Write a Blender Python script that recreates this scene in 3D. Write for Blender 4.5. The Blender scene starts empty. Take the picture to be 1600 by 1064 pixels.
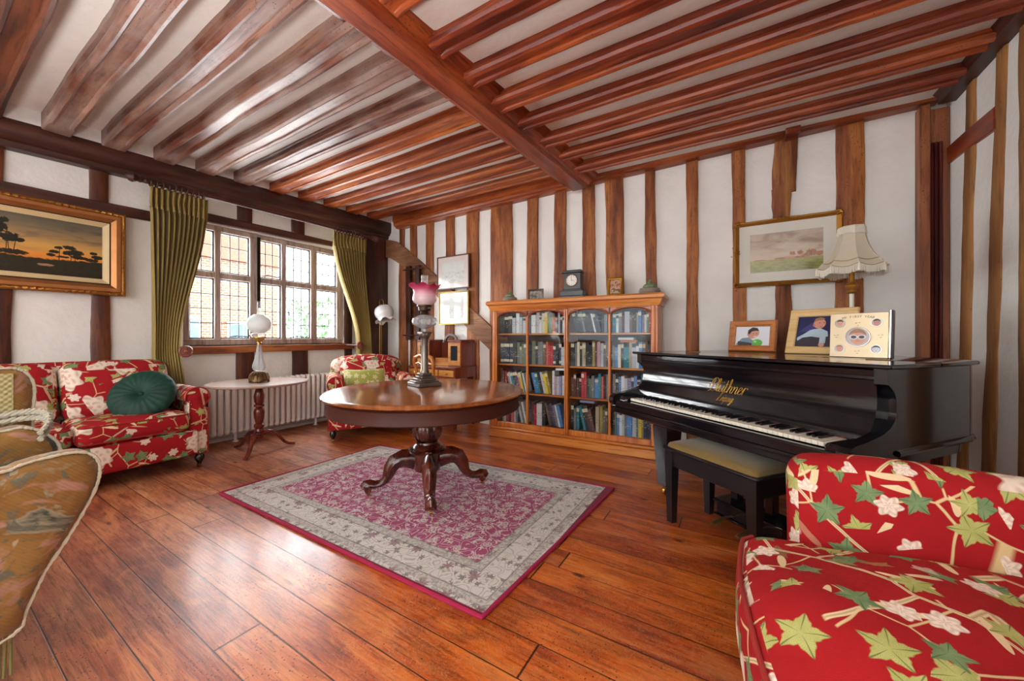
import bpy, bmesh, math, random
from mathutils import Vector, Matrix, noise
PI = math.pi
scene = bpy.context.scene
col = scene.collection

# ------------------------------------------------------------------ camera
YAW = math.atan(355/584.0)
cam_d = bpy.data.cameras.new('camera'); cam = bpy.data.objects.new('camera', cam_d); col.objects.link(cam)
cam_d.sensor_width = 36.0; cam_d.lens = 36.0*584/1600; cam_d.shift_y = -5/1600; cam_d.clip_start = 0.02
cam.location = (0, 0, 1.13); cam.rotation_euler = (PI/2, 0, YAW)
scene.camera = cam
scene.view_settings.view_transform = 'Standard'; scene.view_settings.look = 'None'
scene.view_settings.gamma = 1.0; scene.view_settings.use_curve_mapping = False
scene.view_settings.exposure = 0.5

# ------------------------------------------------------------------ daylight and added fill lights
world = bpy.data.worlds.new('sky'); scene.world = world; world.use_nodes = True
wn = world.node_tree; wn.nodes.clear()
wo = wn.nodes.new('ShaderNodeOutputWorld'); wb = wn.nodes.new('ShaderNodeBackground')
wb.inputs[0].default_value = (0.86, 0.94, 1.0, 1); wb.inputs[1].default_value = 4.0
wn.links.new(wb.outputs[0], wo.inputs[0])

def area(name, loc, rot, sx, sy, power, color=(1, 1, 1), spread=PI):
    l = bpy.data.lights.new(name, 'AREA'); l.shape = 'RECTANGLE'; l.size = sx; l.size_y = sy
    l.energy = power; l.color = color; l.spread = spread
    o = bpy.data.objects.new(name, l); col.objects.link(o); o.location = loc; o.rotation_euler = rot
    return o
# big garden windows in the wall behind the photographer: daylight enters through the openings
area('daylight_garden_window', (-2.9, -3.40, 1.70), (-PI/2-.25, 0, 0), 2.4, 1.4, 190, (1.0, 0.985, 0.96))
area('daylight_garden_door', (0.0, -3.40, 1.45), (-PI/2-.25, 0, 0), 1.7, 1.7, 150, (1.0, 0.985, 0.96))
# added fill lights low by those openings, tilted up to brighten the ceiling
area('added_fill_left', (-2.9, -3.30, 0.95), (-PI/2-.62, 0, 0), 2.4, 0.6, 500, (1.0, 0.99, 0.97), 1.5)
area('added_fill_right', (0.0, -3.30, 0.65), (-PI/2-.62, 0, 0), 1.7, 0.6, 430, (1.0, 0.99, 0.97), 1.5)
# two more added soft lights behind the camera, aimed up at the ceiling
area('fill_uplight', (-1.9, -0.95, 0.55), (PI+.30, 0, 0), 1.3, 0.9, 100, (1.0, 0.99, 0.98), 2.6)
area('fill_uplight', (0.45, -0.85, 0.70), (PI+.30, 0, 0), 0.9, 0.8, 52, (1.0, 0.99, 0.98), 2.6)
# daylight of the street window (the opening in the left wall)
area('daylight_street_window', (-4.97, 2.40, 1.68), (0, -PI/2, 0), 1.2, 1.7, 110, (0.97, 0.985, 1.0))

# ------------------------------------------------------------------ node helpers
def S(h):
    h = h.lstrip('#'); v = [int(h[i:i+2], 16)/255 for i in (0, 2, 4)]
    return tuple((c/12.92 if c <= 0.04045 else ((c+0.055)/1.055)**2.4) for c in v) + (1.0,)

class N:                                   # a float or colour socket with arithmetic
    def __init__(s, t, k): s.t = t; s.k = k
    def m(s, op, *a, clamp=False):
        n = s.t.nodes.new('ShaderNodeMath'); n.operation = op; n.use_clamp = clamp
        for i, x in enumerate((s,)+a):
            if isinstance(x, N): s.t.links.new(x.k, n.inputs[i])
            else: n.inputs[i].default_value = x
        return N(s.t, n.outputs[0])
    def __add__(s, o): return s.m('ADD', o)
    __radd__ = __add__
    def __mul__(s, o): return s.m('MULTIPLY', o)
    __rmul__ = __mul__
    def __sub__(s, o): return s.m('SUBTRACT', o)
    def __rsub__(s, o): return (s*-1)+o
    def __truediv__(s, o): return s.m('DIVIDE', o)
    def __neg__(s): return s*-1
    def lt(s, o, w=0.02): return ((s-o)*(-1.0/w)+0.5).m('MULTIPLY', 1.0, clamp=True)
    def gt(s, o, w=0.02): return ((s-o)*(1.0/w)+0.5).m('MULTIPLY', 1.0, clamp=True)
    def floor(s): return s.m('FLOOR')
    def fract(s): return s.m('FRACT')
    def abs(s): return s.m('ABSOLUTE')
    def sin(s): return s.m('SINE')
    def cos(s): return s.m('COSINE')
    def pow(s, p): return s.m('POWER', p)
    def max(s, o): return s.m('MAXIMUM', o)
    def min(s, o): return s.m('MINIMUM', o)
    def clamp(s): return s.m('MULTIPLY', 1.0, clamp=True)

class M:                                   # a material under construction
    def __init__(s, name):
        s.mat = bpy.data.materials.new(name); s.mat.use_nodes = True; s.t = s.mat.node_tree; s.t.nodes.clear()
        s.out = s.t.nodes.new('ShaderNodeOutputMaterial'); s.tc = s.t.nodes.new('ShaderNodeTexCoord')
    def coord(s, kind='Object', scale=(1, 1, 1), loc=(0, 0, 0), rot=(0, 0, 0)):
        n = s.t.nodes.new('ShaderNodeMapping'); s.t.links.new(s.tc.outputs[kind], n.inputs[0])
        n.inputs['Scale'].default_value = scale; n.inputs['Location'].default_value = loc; n.inputs['Rotation'].default_value = rot
        return n.outputs[0]
    def xyz(s, v):
        n = s.t.nodes.new('ShaderNodeSeparateXYZ'); s.t.links.new(v, n.inputs[0]); return [N(s.t, o) for o in n.outputs]
    def comb(s, x, y, z=0.0):
        n = s.t.nodes.new('ShaderNodeCombineXYZ')
        for i, q in enumerate((x, y, z)):
            if isinstance(q, N): s.t.links.new(q.k, n.inputs[i])
            else: n.inputs[i].default_value = q
        return n.outputs[0]
    def noise(s, v, scale=5, detail=3, rough=0.5, dist=0.0):
        n = s.t.nodes.new('ShaderNodeTexNoise'); s.t.links.new(v, n.inputs['Vector'])
        n.inputs['Scale'].default_value = scale; n.inputs['Detail'].default_value = detail
        n.inputs['Roughness'].default_value = rough; n.inputs['Distortion'].default_value = dist
        s.ncol = n.outputs['Color']; return N(s.t, n.outputs[0])
    def vor(s, v, scale=5, feature='F1', dim='3D', rnd=1.0):
        n = s.t.nodes.new('ShaderNodeTexVoronoi'); n.feature = feature; n.voronoi_dimensions = dim
        s.t.links.new(v, n.inputs['Vector']); n.inputs['Scale'].default_value = scale; n.inputs['Randomness'].default_value = rnd
        return n
    def white(s, v):
        n = s.t.nodes.new('ShaderNodeTexWhiteNoise'); n.noise_dimensions = '3D'; s.t.links.new(v, n.inputs['Vector']); return N(s.t, n.outputs['Value'])
    def ramp(s, f, stops, interp='LINEAR'):
        n = s.t.nodes.new('ShaderNodeValToRGB'); s.t.links.new(f.k, n.inputs[0]); r = n.color_ramp; r.interpolation = interp
        while len(r.elements) < len(stops): r.elements.new(0.5)
        for e, (p, c) in zip(r.elements, stops): e.position = p; e.color = S(c) if isinstance(c, str) else c
        return N(s.t, n.outputs[0])
    def mix(s, f, a, b, mode='MIX'):
        n = s.t.nodes.new('ShaderNodeMix'); n.data_type = 'RGBA'; n.blend_type = mode
        if isinstance(f, N): s.t.links.new(f.k, n.inputs[0])
        else: n.inputs[0].default_value = f
        for x, i in ((a, 6), (b, 7)):
            if isinstance(x, N): s.t.links.new(x.k, n.inputs[i])
            else: n.inputs[i].default_value = S(x) if isinstance(x, str) else x
        return N(s.t, n.outputs[2])
    def bump(s, h, strength=0.3, dist=0.01):
        n = s.t.nodes.new('ShaderNodeBump'); n.inputs['Strength'].default_value = strength; n.inputs['Distance'].default_value = dist
        s.t.links.new(h.k, n.inputs['Height']); return n.outputs[0]
    def bsdf(s, color, rough=0.5, metal=0.0, spec=0.5, bump=None, coat=0.0, sheen=0.0, trans=0.0, alpha=None, emis=None, coat_rough=0.1, ior=None):
        n = s.t.nodes.new('ShaderNodeBsdfPrincipled')
        def put(k, v):
            if v is None: return
            if isinstance(v, N): s.t.links.new(v.k, n.inputs[k])
            elif isinstance(v, str): n.inputs[k].default_value = S(v)
            else: n.inputs[k].default_value = v
        put('Base Color', color); put('Roughness', rough); put('Metallic', metal); put('Specular IOR Level', spec)
        put('Coat Weight', coat); put('Coat Roughness', coat_rough); put('Sheen Weight', sheen); put('Transmission Weight', trans); put('Alpha', alpha)
        if ior: put('IOR', ior)
        if bump is not None: s.t.links.new(bump, n.inputs['Normal'])
        s.t.links.new(n.outputs[0], s.out.inputs[0]); return s.mat

MAT = {}
def plain(name, c, rough=0.5, metal=0.0, coat=0.0, var=0.12, sc=12, bump=0.0, spec=0.5, sheen=0.0):
    if name in MAT: return MAT[name]
    m = M(name); v = m.coord(); n = m.noise(v, sc, 3)
    base = m.mix((n-0.5)*2*var+0.0, c, (0, 0, 0, 1)) if var else c
    b = m.bump(m.noise(v, sc*6, 3), bump, 0.003) if bump else None
    MAT[name] = m.bsdf(base, rough, metal, spec, b, coat, sheen); return MAT[name]

def wood(name, c1, c2, c3, axis='z', rough=0.45, scale=1.0, holes=0.0, coat=0.0, bump=0.25, worn=None, spec=0.5):
    """c1 dark, c2 mid, c3 light; the grain runs along the axis."""
    if name in MAT: return MAT[name]
    m = M(name); st = {'x': (1.2, 14, 14), 'y': (14, 1.2, 14), 'z': (14, 14, 1.2)}[axis]
    v = m.coord(scale=tuple(q*scale for q in st)); v2 = m.coord(scale=tuple((q*0.25+0.6)*scale for q in st))
    g = m.noise(v, 1.0, 5, 0.62, 0.6); big = m.noise(v2, 1.0, 3, 0.55, 0.3)
    f = g*0.6+big*0.55-0.07
    c = m.ramp(f, [(0.28, c1), (0.47, c2), (0.68, c3)])
    fine = m.noise(m.coord(scale=tuple(q*scale*4 for q in st)), 1.0, 3, 0.6)
    c = m.mix(fine.lt(0.40, 0.12)*0.55, c, c1)
    if worn:
        wv = m.noise(m.coord(), 1.7, 4, 0.6, 0.4)
        c = m.mix(wv.gt(0.52, 0.25)*worn[1], c, worn[0])
    h = g*0.5+fine*0.5
    if holes:
        vo = m.vor(m.coord(scale=(1, 1, 1)), 55); d = N(m.t, vo.outputs['Distance'])
        pick = m.noise(m.coord(), 9, 2)
        hole = d.lt(0.16, 0.05)*pick.gt(0.62-holes*0.12, 0.05)
        c = m.mix(hole, c, (0.012, 0.006, 0.004, 1)); h = h-hole*1.2
    MAT[name] = m.bsdf(c, rough, 0, spec, m.bump(h, bump, 0.004), coat, coat_rough=0.12); return MAT[name]

# ------------------------------------------------------------------ mesh helpers
class MB:
    def __init__(s, mats=None): s.bm = bmesh.new(); s.slots = []; s.cur = 0
    def mat(s, m):
        if m not in s.slots: s.slots.append(m)
        s.cur = s.slots.index(m); return s
    def face(s, vs):
        try: f = s.bm.faces.new(vs); f.material_index = s.cur; return f
        except ValueError: return None
    def poly(s, pts): return s.face([s.bm.verts.new(p) for p in pts])
    def box(s, x0, x1, y0, y1, z0, z1, bev=0.0, tf=None):
        v = [Vector((x, y, z)) for x in (x0, x1) for y in (y0, y1) for z in (z0, z1)]
        if bev: return s.bbox(x0, x1, y0, y1, z0, z1, bev, tf)
        if tf: v = [tf(p) for p in v]
        b = [s.bm.verts.new(p) for p in v]
        for q in ((0, 1, 3, 2), (4, 6, 7, 5), (0, 4, 5, 1), (2, 3, 7, 6), (0, 2, 6, 4), (1, 5, 7, 3)): s.face([b[i] for i in q])
        return s
    def bbox(s, x0, x1, y0, y1, z0, z1, r, tf=None):   # chamfered box
        r = min(r, (x1-x0)*.49, (y1-y0)*.49, (z1-z0)*.49)
        vv = {}
        for ix, (x, sx) in enumerate(((x0, 1), (x1, -1))):
            for iy, (y, sy) in enumerate(((y0, 1), (y1, -1))):
                for iz, (z, sz) in enumerate(((z0, 1), (z1, -1))):
                    for k, p in enumerate(((x, y+sy*r, z+sz*r), (x+sx*r, y, z+sz*r), (x+sx*r, y+sy*r, z))):
                        p = Vector(p); vv[ix, iy, iz, k] = s.bm.verts.new(tf(p) if tf else p)
        g = lambda *a: vv[a]
        for ix in (0, 1): s.face([g(ix, 0, 0, 0), g(ix, 0, 1, 0), g(ix, 1, 1, 0), g(ix, 1, 0, 0)])
        for iy in (0, 1): s.face([g(0, iy, 0, 1), g(1, iy, 0, 1), g(1, iy, 1, 1), g(0, iy, 1, 1)])
        for iz in (0, 1): s.face([g(0, 0, iz, 2), g(1, 0, iz, 2), g(1, 1, iz, 2), g(0, 1, iz, 2)])
        for a in (0, 1):
            for b in (0, 1):
                s.face([g(a, b, 0, 0), g(a, b, 1, 0), g(a, b, 1, 1), g(a, b, 0, 1)])
                s.face([g(a, 0, b, 0), g(a, 1, b, 0), g(a, 1, b, 2), g(a, 0, b, 2)])
                s.face([g(0, a, b, 1), g(1, a, b, 1), g(1, a, b, 2), g(0, a, b, 2)])
                for c in (0, 1): s.face([g(a, b, c, 0), g(a, b, c, 1), g(a, b, c, 2)])
        return s
    def lathe(s, prof, n=24, c=(0, 0, 0), squash=(1, 1), lobes=0, lob=0.0, rot=0.0, ax=None, tilt=None):
        rings = []
        for r, z in prof:
            ring = []
            for i in range(n):
                a = 2*PI*i/n+rot; rr = r*(1+(lob*math.cos(lobes*a) if lobes else 0))
                p = Vector((rr*math.cos(a)*squash[0], rr*math.sin(a)*squash[1], z))
                if tilt: p = tilt @ p
                ring.append(s.bm.verts.new(p+Vector(c)))
            rings.append(ring)
        for a, b in zip(rings, rings[1:]):
            for i in range(n): s.face([a[i], a[(i+1) % n], b[(i+1) % n], b[i]])
        if prof[0][0] > 1e-5: s.face(rings[0][::-1])
        if prof[-1][0] > 1e-5: s.face(rings[-1])
        return s
    def tube(s, pts, r, n=8, close=False, caps=True, flat=1.0, up=None):
        pts = [Vector(p) for p in pts]; m = len(pts)
        rs = r if isinstance(r, (list, tuple)) else [r]*m
        rings = []; prev = None
        for i, p in enumerate(pts):
            if close: t = pts[(i+1) % m]-pts[i-1]
            else: t = pts[min(i+1, m-1)]-pts[max(i-1, 0)]
            t.normalize()
            u = prev if prev is not None else (Vector(up) if up else (Vector((0, 0, 1)) if abs(t.z) < .9 else Vector((1, 0, 0))))
            u = (u-t*u.dot(t)).normalized(); w = t.cross(u); prev = u
            rings.append([s.bm.verts.new(p+(u*math.cos(2*PI*k/n)+w*math.sin(2*PI*k/n)*flat)*rs[i]) for k in range(n)])
        for i in range(m if close else m-1):
            a, b = rings[i], rings[(i+1) % m]
            for k in range(n): s.face([a[k], a[(k+1) % n], b[(k+1) % n], b[k]])
        if not close and caps: s.face(rings[0][::-1]); s.face(rings[-1])
        return s
    def sweep(s, prof, frames, cap=True, closed=True):   # frames: functions or (origin, right, up[, scale])
        rings = []
        for fr in frames:
            o, u, w = Vector(fr[0]), Vector(fr[1]), Vector(fr[2]); k = fr[3] if len(fr) > 3 else 1
            rings.append([s.bm.verts.new(o+u*(p[0]*k)+w*(p[1]*k)) for p in prof])
        m = len(prof)
        for a, b in zip(rings, rings[1:]):
            for i in range(m if closed else m-1): s.face([a[i], a[(i+1) % m], b[(i+1) % m], b[i]])
        if cap and closed: s.face(rings[0][::-1]); s.face(rings[-1])
        return s
    def prism(s, pts, off):   # 3-D polygon extruded by a vector
        off = Vector(off); a = [s.bm.verts.new(p) for p in pts]; b = [s.bm.verts.new(Vector(p)+off) for p in pts]
        s.face(a[::-1]); s.face(b)
        for i in range(len(a)): s.face([a[i], a[(i+1) % len(a)], b[(i+1) % len(a)], b[i]])
        return s
    def grid(s, fn, nu, nv, closeu=False):
        g = [[s.bm.verts.new(fn(i/nu, j/nv)) for j in range(nv+1)] for i in range(nu if closeu else nu+1)]
        for i in range(nu):
            a = g[i]; b = g[(i+1) % len(g)]
            for j in range(nv): s.face([a[j], b[j], b[j+1], a[j+1]])
        return s
    def soft(s, c, size, r=0.04, puff=(0, 0, 0), n=10, rot=None, warp=None):
        """rounded cushion-like box: centre, full size, edge radius, bulge per axis"""
        c = Vector(c); h = Vector(size)/2; r = min(r, min(h)*.98); inner = [h[i]-r for i in range(3)]
        idx = {}
        def vert(a, b, d):
            key = (round(a, 5), round(b, 5), round(d, 5))
            if key in idx: return idx[key]
            p = Vector((a*h[0], b*h[1], d*h[2]))
            q = Vector([max(-inner[i], min(inner[i], p[i])) for i in range(3)]); e = p-q
            if e.length > 1e-9: p = q+e.normalized()*r
            t = (p[0]/h[0], p[1]/h[1], p[2]/h[2])
            f = lambda x: max(0.0, 1-x*x)
            p = Vector((p[0]+t[0]*puff[0]*f(t[1])*f(t[2]), p[1]+t[1]*puff[1]*f(t[0])*f(t[2]), p[2]+t[2]*puff[2]*f(t[0])*f(t[1])))
            if warp: p = Vector(warp(p))
            if rot: p = rot @ p
            idx[key] = s.bm.verts.new(p+c); return idx[key]
        # parameter positions denser at the edges
        ts = [math.sin(PI/2*(-1+2*i/n))*0.35+(-1+2*i/n)*0.65 for i in range(n+1)]
        for ax in range(3):
            for sg in (-1, 1):
                for i in range(n):
                    for j in range(n):
                        q = []
                        for a, b in ((ts[i], ts[j]), (ts[i+1], ts[j]), (ts[i+1], ts[j+1]), (ts[i], ts[j+1])):
                            v = [0, 0, 0]; v[ax] = sg; v[(ax+1) % 3] = a; v[(ax+2) % 3] = b; q.append(vert(*v))
                        if sg < 0: q = q[::-1]
                        s.face(q)
        return s
    def build(s, name, m=None, parent=None, smooth=True, angle=38, uv='box', tf=None):
        bm = s.bm
        if tf is not None: bmesh.ops.transform(bm, matrix=tf, verts=bm.verts)
        bmesh.ops.recalc_face_normals(bm, faces=bm.faces)
        l = bm.loops.layers.uv.new('UVMap')
        if uv == 'box':
            for f in bm.faces:
                nx, ny, nz = (abs(q) for q in f.normal)
                for lp in f.loops:
                    p = lp.vert.co
                    lp[l].uv = (p.x, p.y) if nz >= nx and nz >= ny else ((p.y+.37, p.z+.21) if nx >= ny else (p.x+.13, p.z+.52))
        elif callable(uv):
            for f in bm.faces:
                for lp in f.loops: lp[l].uv = uv(lp.vert.co, f.normal)
        me = bpy.data.meshes.new(name); bm.to_mesh(me); bm.free()
        if s.slots:
            for q in s.slots: me.materials.append(q)
        elif m: me.materials.append(m)
        if smooth:
            me.polygons.foreach_set('use_smooth', [True]*len(me.polygons)); me.set_sharp_from_angle(angle=math.radians(angle))
        o = bpy.data.objects.new(name, me); col.objects.link(o)
        if parent: o.parent = parent
        return o

def thing(name, label, cat, loc=(0, 0, 0), rotz=0.0, group=None):
    o = bpy.data.objects.new(name, None); col.objects.link(o); o.location = loc; o.rotation_euler = (0, 0, rotz)
    o.empty_display_size = 0.1; return tag(o, label, cat, group)
def tag(o, label, cat, group=None):
    o['label'] = label; o['category'] = cat
    if group: o['group'] = group
    return o
def struct(o): o['kind'] = 'structure'; return o
TRIM = [0]
def trim(mb, m, **k):
    TRIM[0] += 1; return struct(mb.build('trim_%d' % TRIM[0], m, None, **k))
def arc(cx, cy, r, a0, a1, n): return [(cx+r*math.cos(a0+(a1-a0)*i/n), cy+r*math.sin(a0+(a1-a0)*i/n)) for i in range(n+1)]
def copy_tree(o, parent=None):
    c = o.copy(); col.objects.link(c); c.parent = parent
    for ch in list(o.children): copy_tree(ch, c)
    return c
# ================================================================== ROOM
XL, XR, YB, YF = -4.8, 1.3, 4.0, -3.6
ZP = 2.99
CL = lambda y: 2.74+.044*(y-.4)+.13-.021*(y-.6)      # the old ceiling rises towards the back wall
CR = lambda y: 2.752+.014*(y-1.75)+.082
def plaster_mat():
    m = M('white_limewash'); v = m.coord(); n = m.noise(v, 2.2, 4, 0.6); f = m.noise(v, 24, 4, 0.6)
    c = m.ramp(n, [(0.3, '#dbd9d4'), (0.7, '#e8e6e1')])
    return m.bsdf(c, 0.9, 0, 0.2, m.bump(n*2.2+f*0.6, 0.5, 0.012))
PLASTER = plaster_mat()
def floor_mat():
    m = M('waxed_floorboards'); x, y, z = m.xyz(m.coord()); W = 0.152
    yy = y+(y*3.1).sin()*0.018
    bi = (yy/W).floor(); fy = (yy/W).fract(); rb = m.white(m.comb(bi, 3.7, 1.1)); rb2 = m.white(m.comb(bi, 9.1, 4.2))
    xs = (x+rb*7.0)/2.6; ji = xs.floor(); fx = xs.fract(); rj = m.white(m.comb(bi, ji, 2.0))
    gap = ((fy-0.5).abs().gt(0.486, 0.010)).max((fx-0.5).abs().gt(0.4985, 0.0012))
    v = m.comb(x*1.3+rj*9.0, y*15.0+rb*17.0, rj*5.0)
    g = m.noise(v, 1.0, 6, 0.65, 1.4); big = m.noise(m.comb(x*0.9+rj*4, y*3.0, 0.0), 1.0, 4, 0.6, 0.6)
    f = g*0.55+big*0.3+rj*0.18
    c = m.ramp(f, [(0.30, '#5f1d06'), (0.44, '#a6430b'), (0.56, '#c65f12'), (0.74, '#dc842c')])
    red = m.ramp(f, [(0.30, '#4f1a0c'), (0.46, '#a05c42'), (0.60, '#c2835f'), (0.74, '#d8a684')])
    worn = m.noise(m.comb(x*0.7, y*0.9, 3.0), 1.0, 4, 0.6, 0.7)
    side = ((x*-0.62-y*0.62)*0.9+0.05+(worn-0.5)*1.6).clamp()      # boards paler towards the street side: window glare mixed into the colour
    c = m.mix(side*0.75, c, red)
    fine = m.noise(m.comb(x*6, y*90, 0.0), 1.0, 3, 0.6)
    c = m.mix(fine.lt(0.43, 0.12)*0.5, c, '#3c1206'); blot = m.noise(m.comb(x*2.2, y*6, 7.0), 1.0, 5, .65, 1.2); c = m.mix(blot.gt(.55, .15)*.4, c, '#4a1806'); c = m.mix(blot.lt(.42, .12)*.3, c, '#e09a55')
    scr = m.noise(m.comb(x*1.2+y*5.0, y*1.2-x*3.0, 1.0), 3.0, 5, 0.75, 2.5)
    scm = (scr-0.5).abs().lt(0.005, 0.006)*worn.gt(0.46, 0.15)
    c = m.mix(scm*0.55, c, '#dba986')
    kv = m.vor(m.comb(x*2.4, y*5.5, 0.0), 1.0); kd = N(m.t, kv.outputs['Distance'])
    c = m.mix(kd.lt(0.07, 0.05)*0.85, c, '#260a04')
    hv = m.vor(m.comb(x, y, 0.0), 62); hd = N(m.t, hv.outputs['Distance']); hp = m.noise(m.comb(x*1.6, y*2.6, 5.0), 2.0, 3)
    hole = hd.lt(0.17, 0.05)*hp.gt(0.52, 0.05)
    c = m.mix(hole*0.9, c, '#1d0803'); c = m.mix(gap*0.92, c, '#160502')
    h = g*0.5+worn*0.5+fine*0.30-gap*1.8-hole*1.2-scm*0.4+m.noise(m.comb(x*3, y*9, 0.0), 1.0, 2)*0.8
    r = (worn*0.22+0.20+side*0.18)
    return m.bsdf(c, r, 0, 0.5, m.bump(h, 0.30, 0.009), 0.3, coat_rough=0.2)
b = MB(); b.box(XL-0.1, XR+0.1, YF-0.1, YB+0.1, -0.12, 0); struct(b.build('floor', floor_mat(), smooth=False))
b = MB()
for x0, x1, f in ((XL-.1, -1.5, CL), (-1.5, XR+.1, CR)):
    b.prism([(x0, YF-.1, f(YF-.1)), (x0, YB+.1, f(YB+.1)), (x0, YB+.1, 3.3), (x0, YF-.1, 3.3)], (x1-x0, 0, 0))
struct(b.build('ceiling', PLASTER, smooth=False))
b = MB(); b.box(XL-0.2, XR+0.2, YB, YB+0.15, -0.1, ZP+0.1); struct(b.build('wall_back', PLASTER, smooth=False))
b = MB(); b.box(XR, XR+0.15, YF-0.1, YB+0.1, -0.1, ZP+0.1); struct(b.build('wall_right', PLASTER, smooth=False))
WY0, WY1, WZ0, WZ1 = 1.50, 3.30, 1.04, 2.34
b = MB()
for q in ((YF-0.1, WY0, -0.1, ZP+0.1), (WY1, YB+0.1, -0.1, ZP+0.1), (WY0, WY1, -0.1, WZ0), (WY0, WY1, WZ1, ZP+0.1)): b.box(XL-0.14, XL, *q)
struct(b.build('wall_left', PLASTER, smooth=False))
# wall behind the photographer with a wide garden window and a glazed door opening
b = MB()
for q in ((XL-.1, -4.2, -.1, ZP+.1), (-4.2, -1.6, -.1, .6), (-4.2, -1.6, 2.5, ZP+.1), (-1.6, -0.95, -.1, ZP+.1), (-0.95, 0.95, -.1, 0.3), (-0.95, 0.95, 2.5, ZP+.1), (0.95, XR+.1, -.1, ZP+.1)):
    b.box(q[0], q[1], YF-0.14, YF, q[2], q[3])
struct(b.build('wall_front', PLASTER, smooth=False))

OAK = lambda ax: wood('oak_stud_'+ax, '#3c1a0a', '#854519', '#ba7638', ax, 0.6, 1.2, holes=1.0, bump=0.8)
OAKD = lambda ax: wood('oak_dark_'+ax, '#150806', '#3a1c14', '#5d3122', ax, 0.42, 1.0, holes=0.3, bump=0.35)
OAKR = lambda ax: wood('oak_red_'+ax, '#36110a', '#7d3014', '#b35a28', ax, 0.36, 0.9, holes=0.45, bump=0.35)
OAKR2 = lambda ax: wood('oak_warm_'+ax, '#40160a', '#8a3d17', '#bc6a30', ax, 0.34, 0.9, holes=0.5, bump=0.35)
OAKW = lambda ax: wood('oak_worn_'+ax, '#2f140c', '#6c3a28', '#a57f6c', ax, 0.36, 0.9, holes=1.0, bump=0.6, worn=('#a8988e', .6))
def wallpt(w, a, z, d):
    return Vector((a, YB-d, z)) if w == 'back' else (Vector((XL+d, a, z)) if w == 'left' else Vector((XR-d, a, z)))
def stud(w, a0, a1, z0, z1, m=None, d=0.028, top=None, wob=0.007, seed=0, n=None):
    """upright timber in a wall; top = (a0, a1) at z1 when it leans; the edges are hand-hewn"""
    t0, t1 = top or (a0, a1); n = n or max(4, int((z1-z0)/0.07)); b = MB(); L = []; R = []
    for i in range(n+1):
        t = i/n; z = z0+(z1-z0)*t; s = seed*7.3+a0*3.1
        l = a0+(t0-a0)*t+wob*1.6*noise.noise((s, z*2.3, 0))+wob*.5*noise.noise((s, z*9, 4))
        r = a1+(t1-a1)*t+wob*1.6*noise.noise((s+5, z*2.3, 1))+wob*.5*noise.noise((s, z*9, 8))
        L.append((l, z)); R.append((r, z))
    c = [0.006, 0.0]
    prof = []
    for (l, z), (r, _) in zip(L, R):
        dd = d+0.004*noise.noise((l*4, z*4, 2))
        prof.append([b.bm.verts.new(wallpt(w, q, z, e)) for q, e in ((l, -0.005), (l, dd-.006), (l+.008, dd), (r-.008, dd), (r, dd-.006), (r, -0.005))])
    for p, q in zip(prof, prof[1:]):
        for k in range(5): b.face([p[k], p[k+1], q[k+1], q[k]])
    b.face(prof[0]); b.face(prof[-1][::-1])
    return trim(b, m or OAK('z'))
# back wall uprights, left to right (x0, x1, lean at the top)
BS = [(-4.44, -4.26, None, 0.0, 2.8), (-4.40, -4.31, None, 2.35, 2.8), (-4.20, -4.07, None, 0, 2.8), (-3.88, -3.74, None, 0, 2.8), (-3.53, -3.37, (-3.50, -3.35), 0, 2.84),
      (-3.12, -2.93, (-3.14, -2.94), 0, 2.84), (-2.76, -2.41, (-2.74, -2.42), 0, 2.84), (-2.24, -2.05, (-2.20, -2.06), 0, 2.84), (-1.86, -1.69, (-1.84, -1.70), 0, 2.84),
      (-1.50, -1.33, (-1.50, -1.36), 0, 2.84), (-1.21, -1.03, (-1.24, -1.05), 0, 2.84), (-0.80, -0.69, (-0.83, -0.73), 0, 2.84), (-0.44, -0.33, (-0.44, -0.34), 0, 2.84),
      (-0.035, 0.075, (-0.06, 0.04), 0, 2.84), (0.66, 0.83, (0.68, 0.85), 0, 2.9)]
for i, (a0, a1, tp, z0, z1) in enumerate(BS):
    if i == 1: continue
    stud('back', a0, a1, z0, z1 if i else 2.35, top=tp, seed=i, m=OAKD('z') if i == 0 and False else None)
stud('back', -4.43, -4.33, 2.45, 2.82, seed=31)
stud('back', 0.285, 0.40, 0, 2.42, top=(0.25, 0.37), seed=20, wob=0.022, m=wood('oak_gnarled', '#2a1006', '#7a4019', '#b07a3f', 'z', 0.7, 1.3, bump=1.0))
stud('back', 0.25, 0.42, 2.38, 2.88, seed=21, wob=0.016, m=MAT['oak_gnarled'])
# arched brace in the corner
up = [(-4.72, 2.655), (-4.60, 2.63), (-4.50, 2.60), (-4.40, 2.55), (-4.25, 2.445), (-4.05, 2.295), (-3.83, 2.13), (-3.65, 1.99), (-3.35, 1.76), (-3.06, 1.53), (-2.71, 1.255)]
lo = [(-4.72, 2.38), (-4.62, 2.36), (-4.50, 2.30), (-4.38, 2.235), (-4.25, 2.145), (-4.05, 2.02), (-3.83, 1.865), (-3.65, 1.715), (-3.35, 1.47), (-3.06, 1.22), (-2.71, 0.95)]
b = MB()
rows = [[b.bm.verts.new(wallpt('back', *p, e)) for p, e in ((u, -.005), (u, .05), (l, .05), (l, -.005))] for u, l in zip(up, lo)]
for p, q in zip(rows, rows[1:]):
    for k in range(4): b.face([p[k], p[(k+1) % 4], q[(k+1) % 4], q[k]])
b.face(rows[0]); b.face(rows[-1][::-1]); trim(b, wood('oak_brace', '#43230f', '#7d5030', '#a87c58', 'x', 0.65, 0.8, holes=0.6, bump=0.5))
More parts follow.
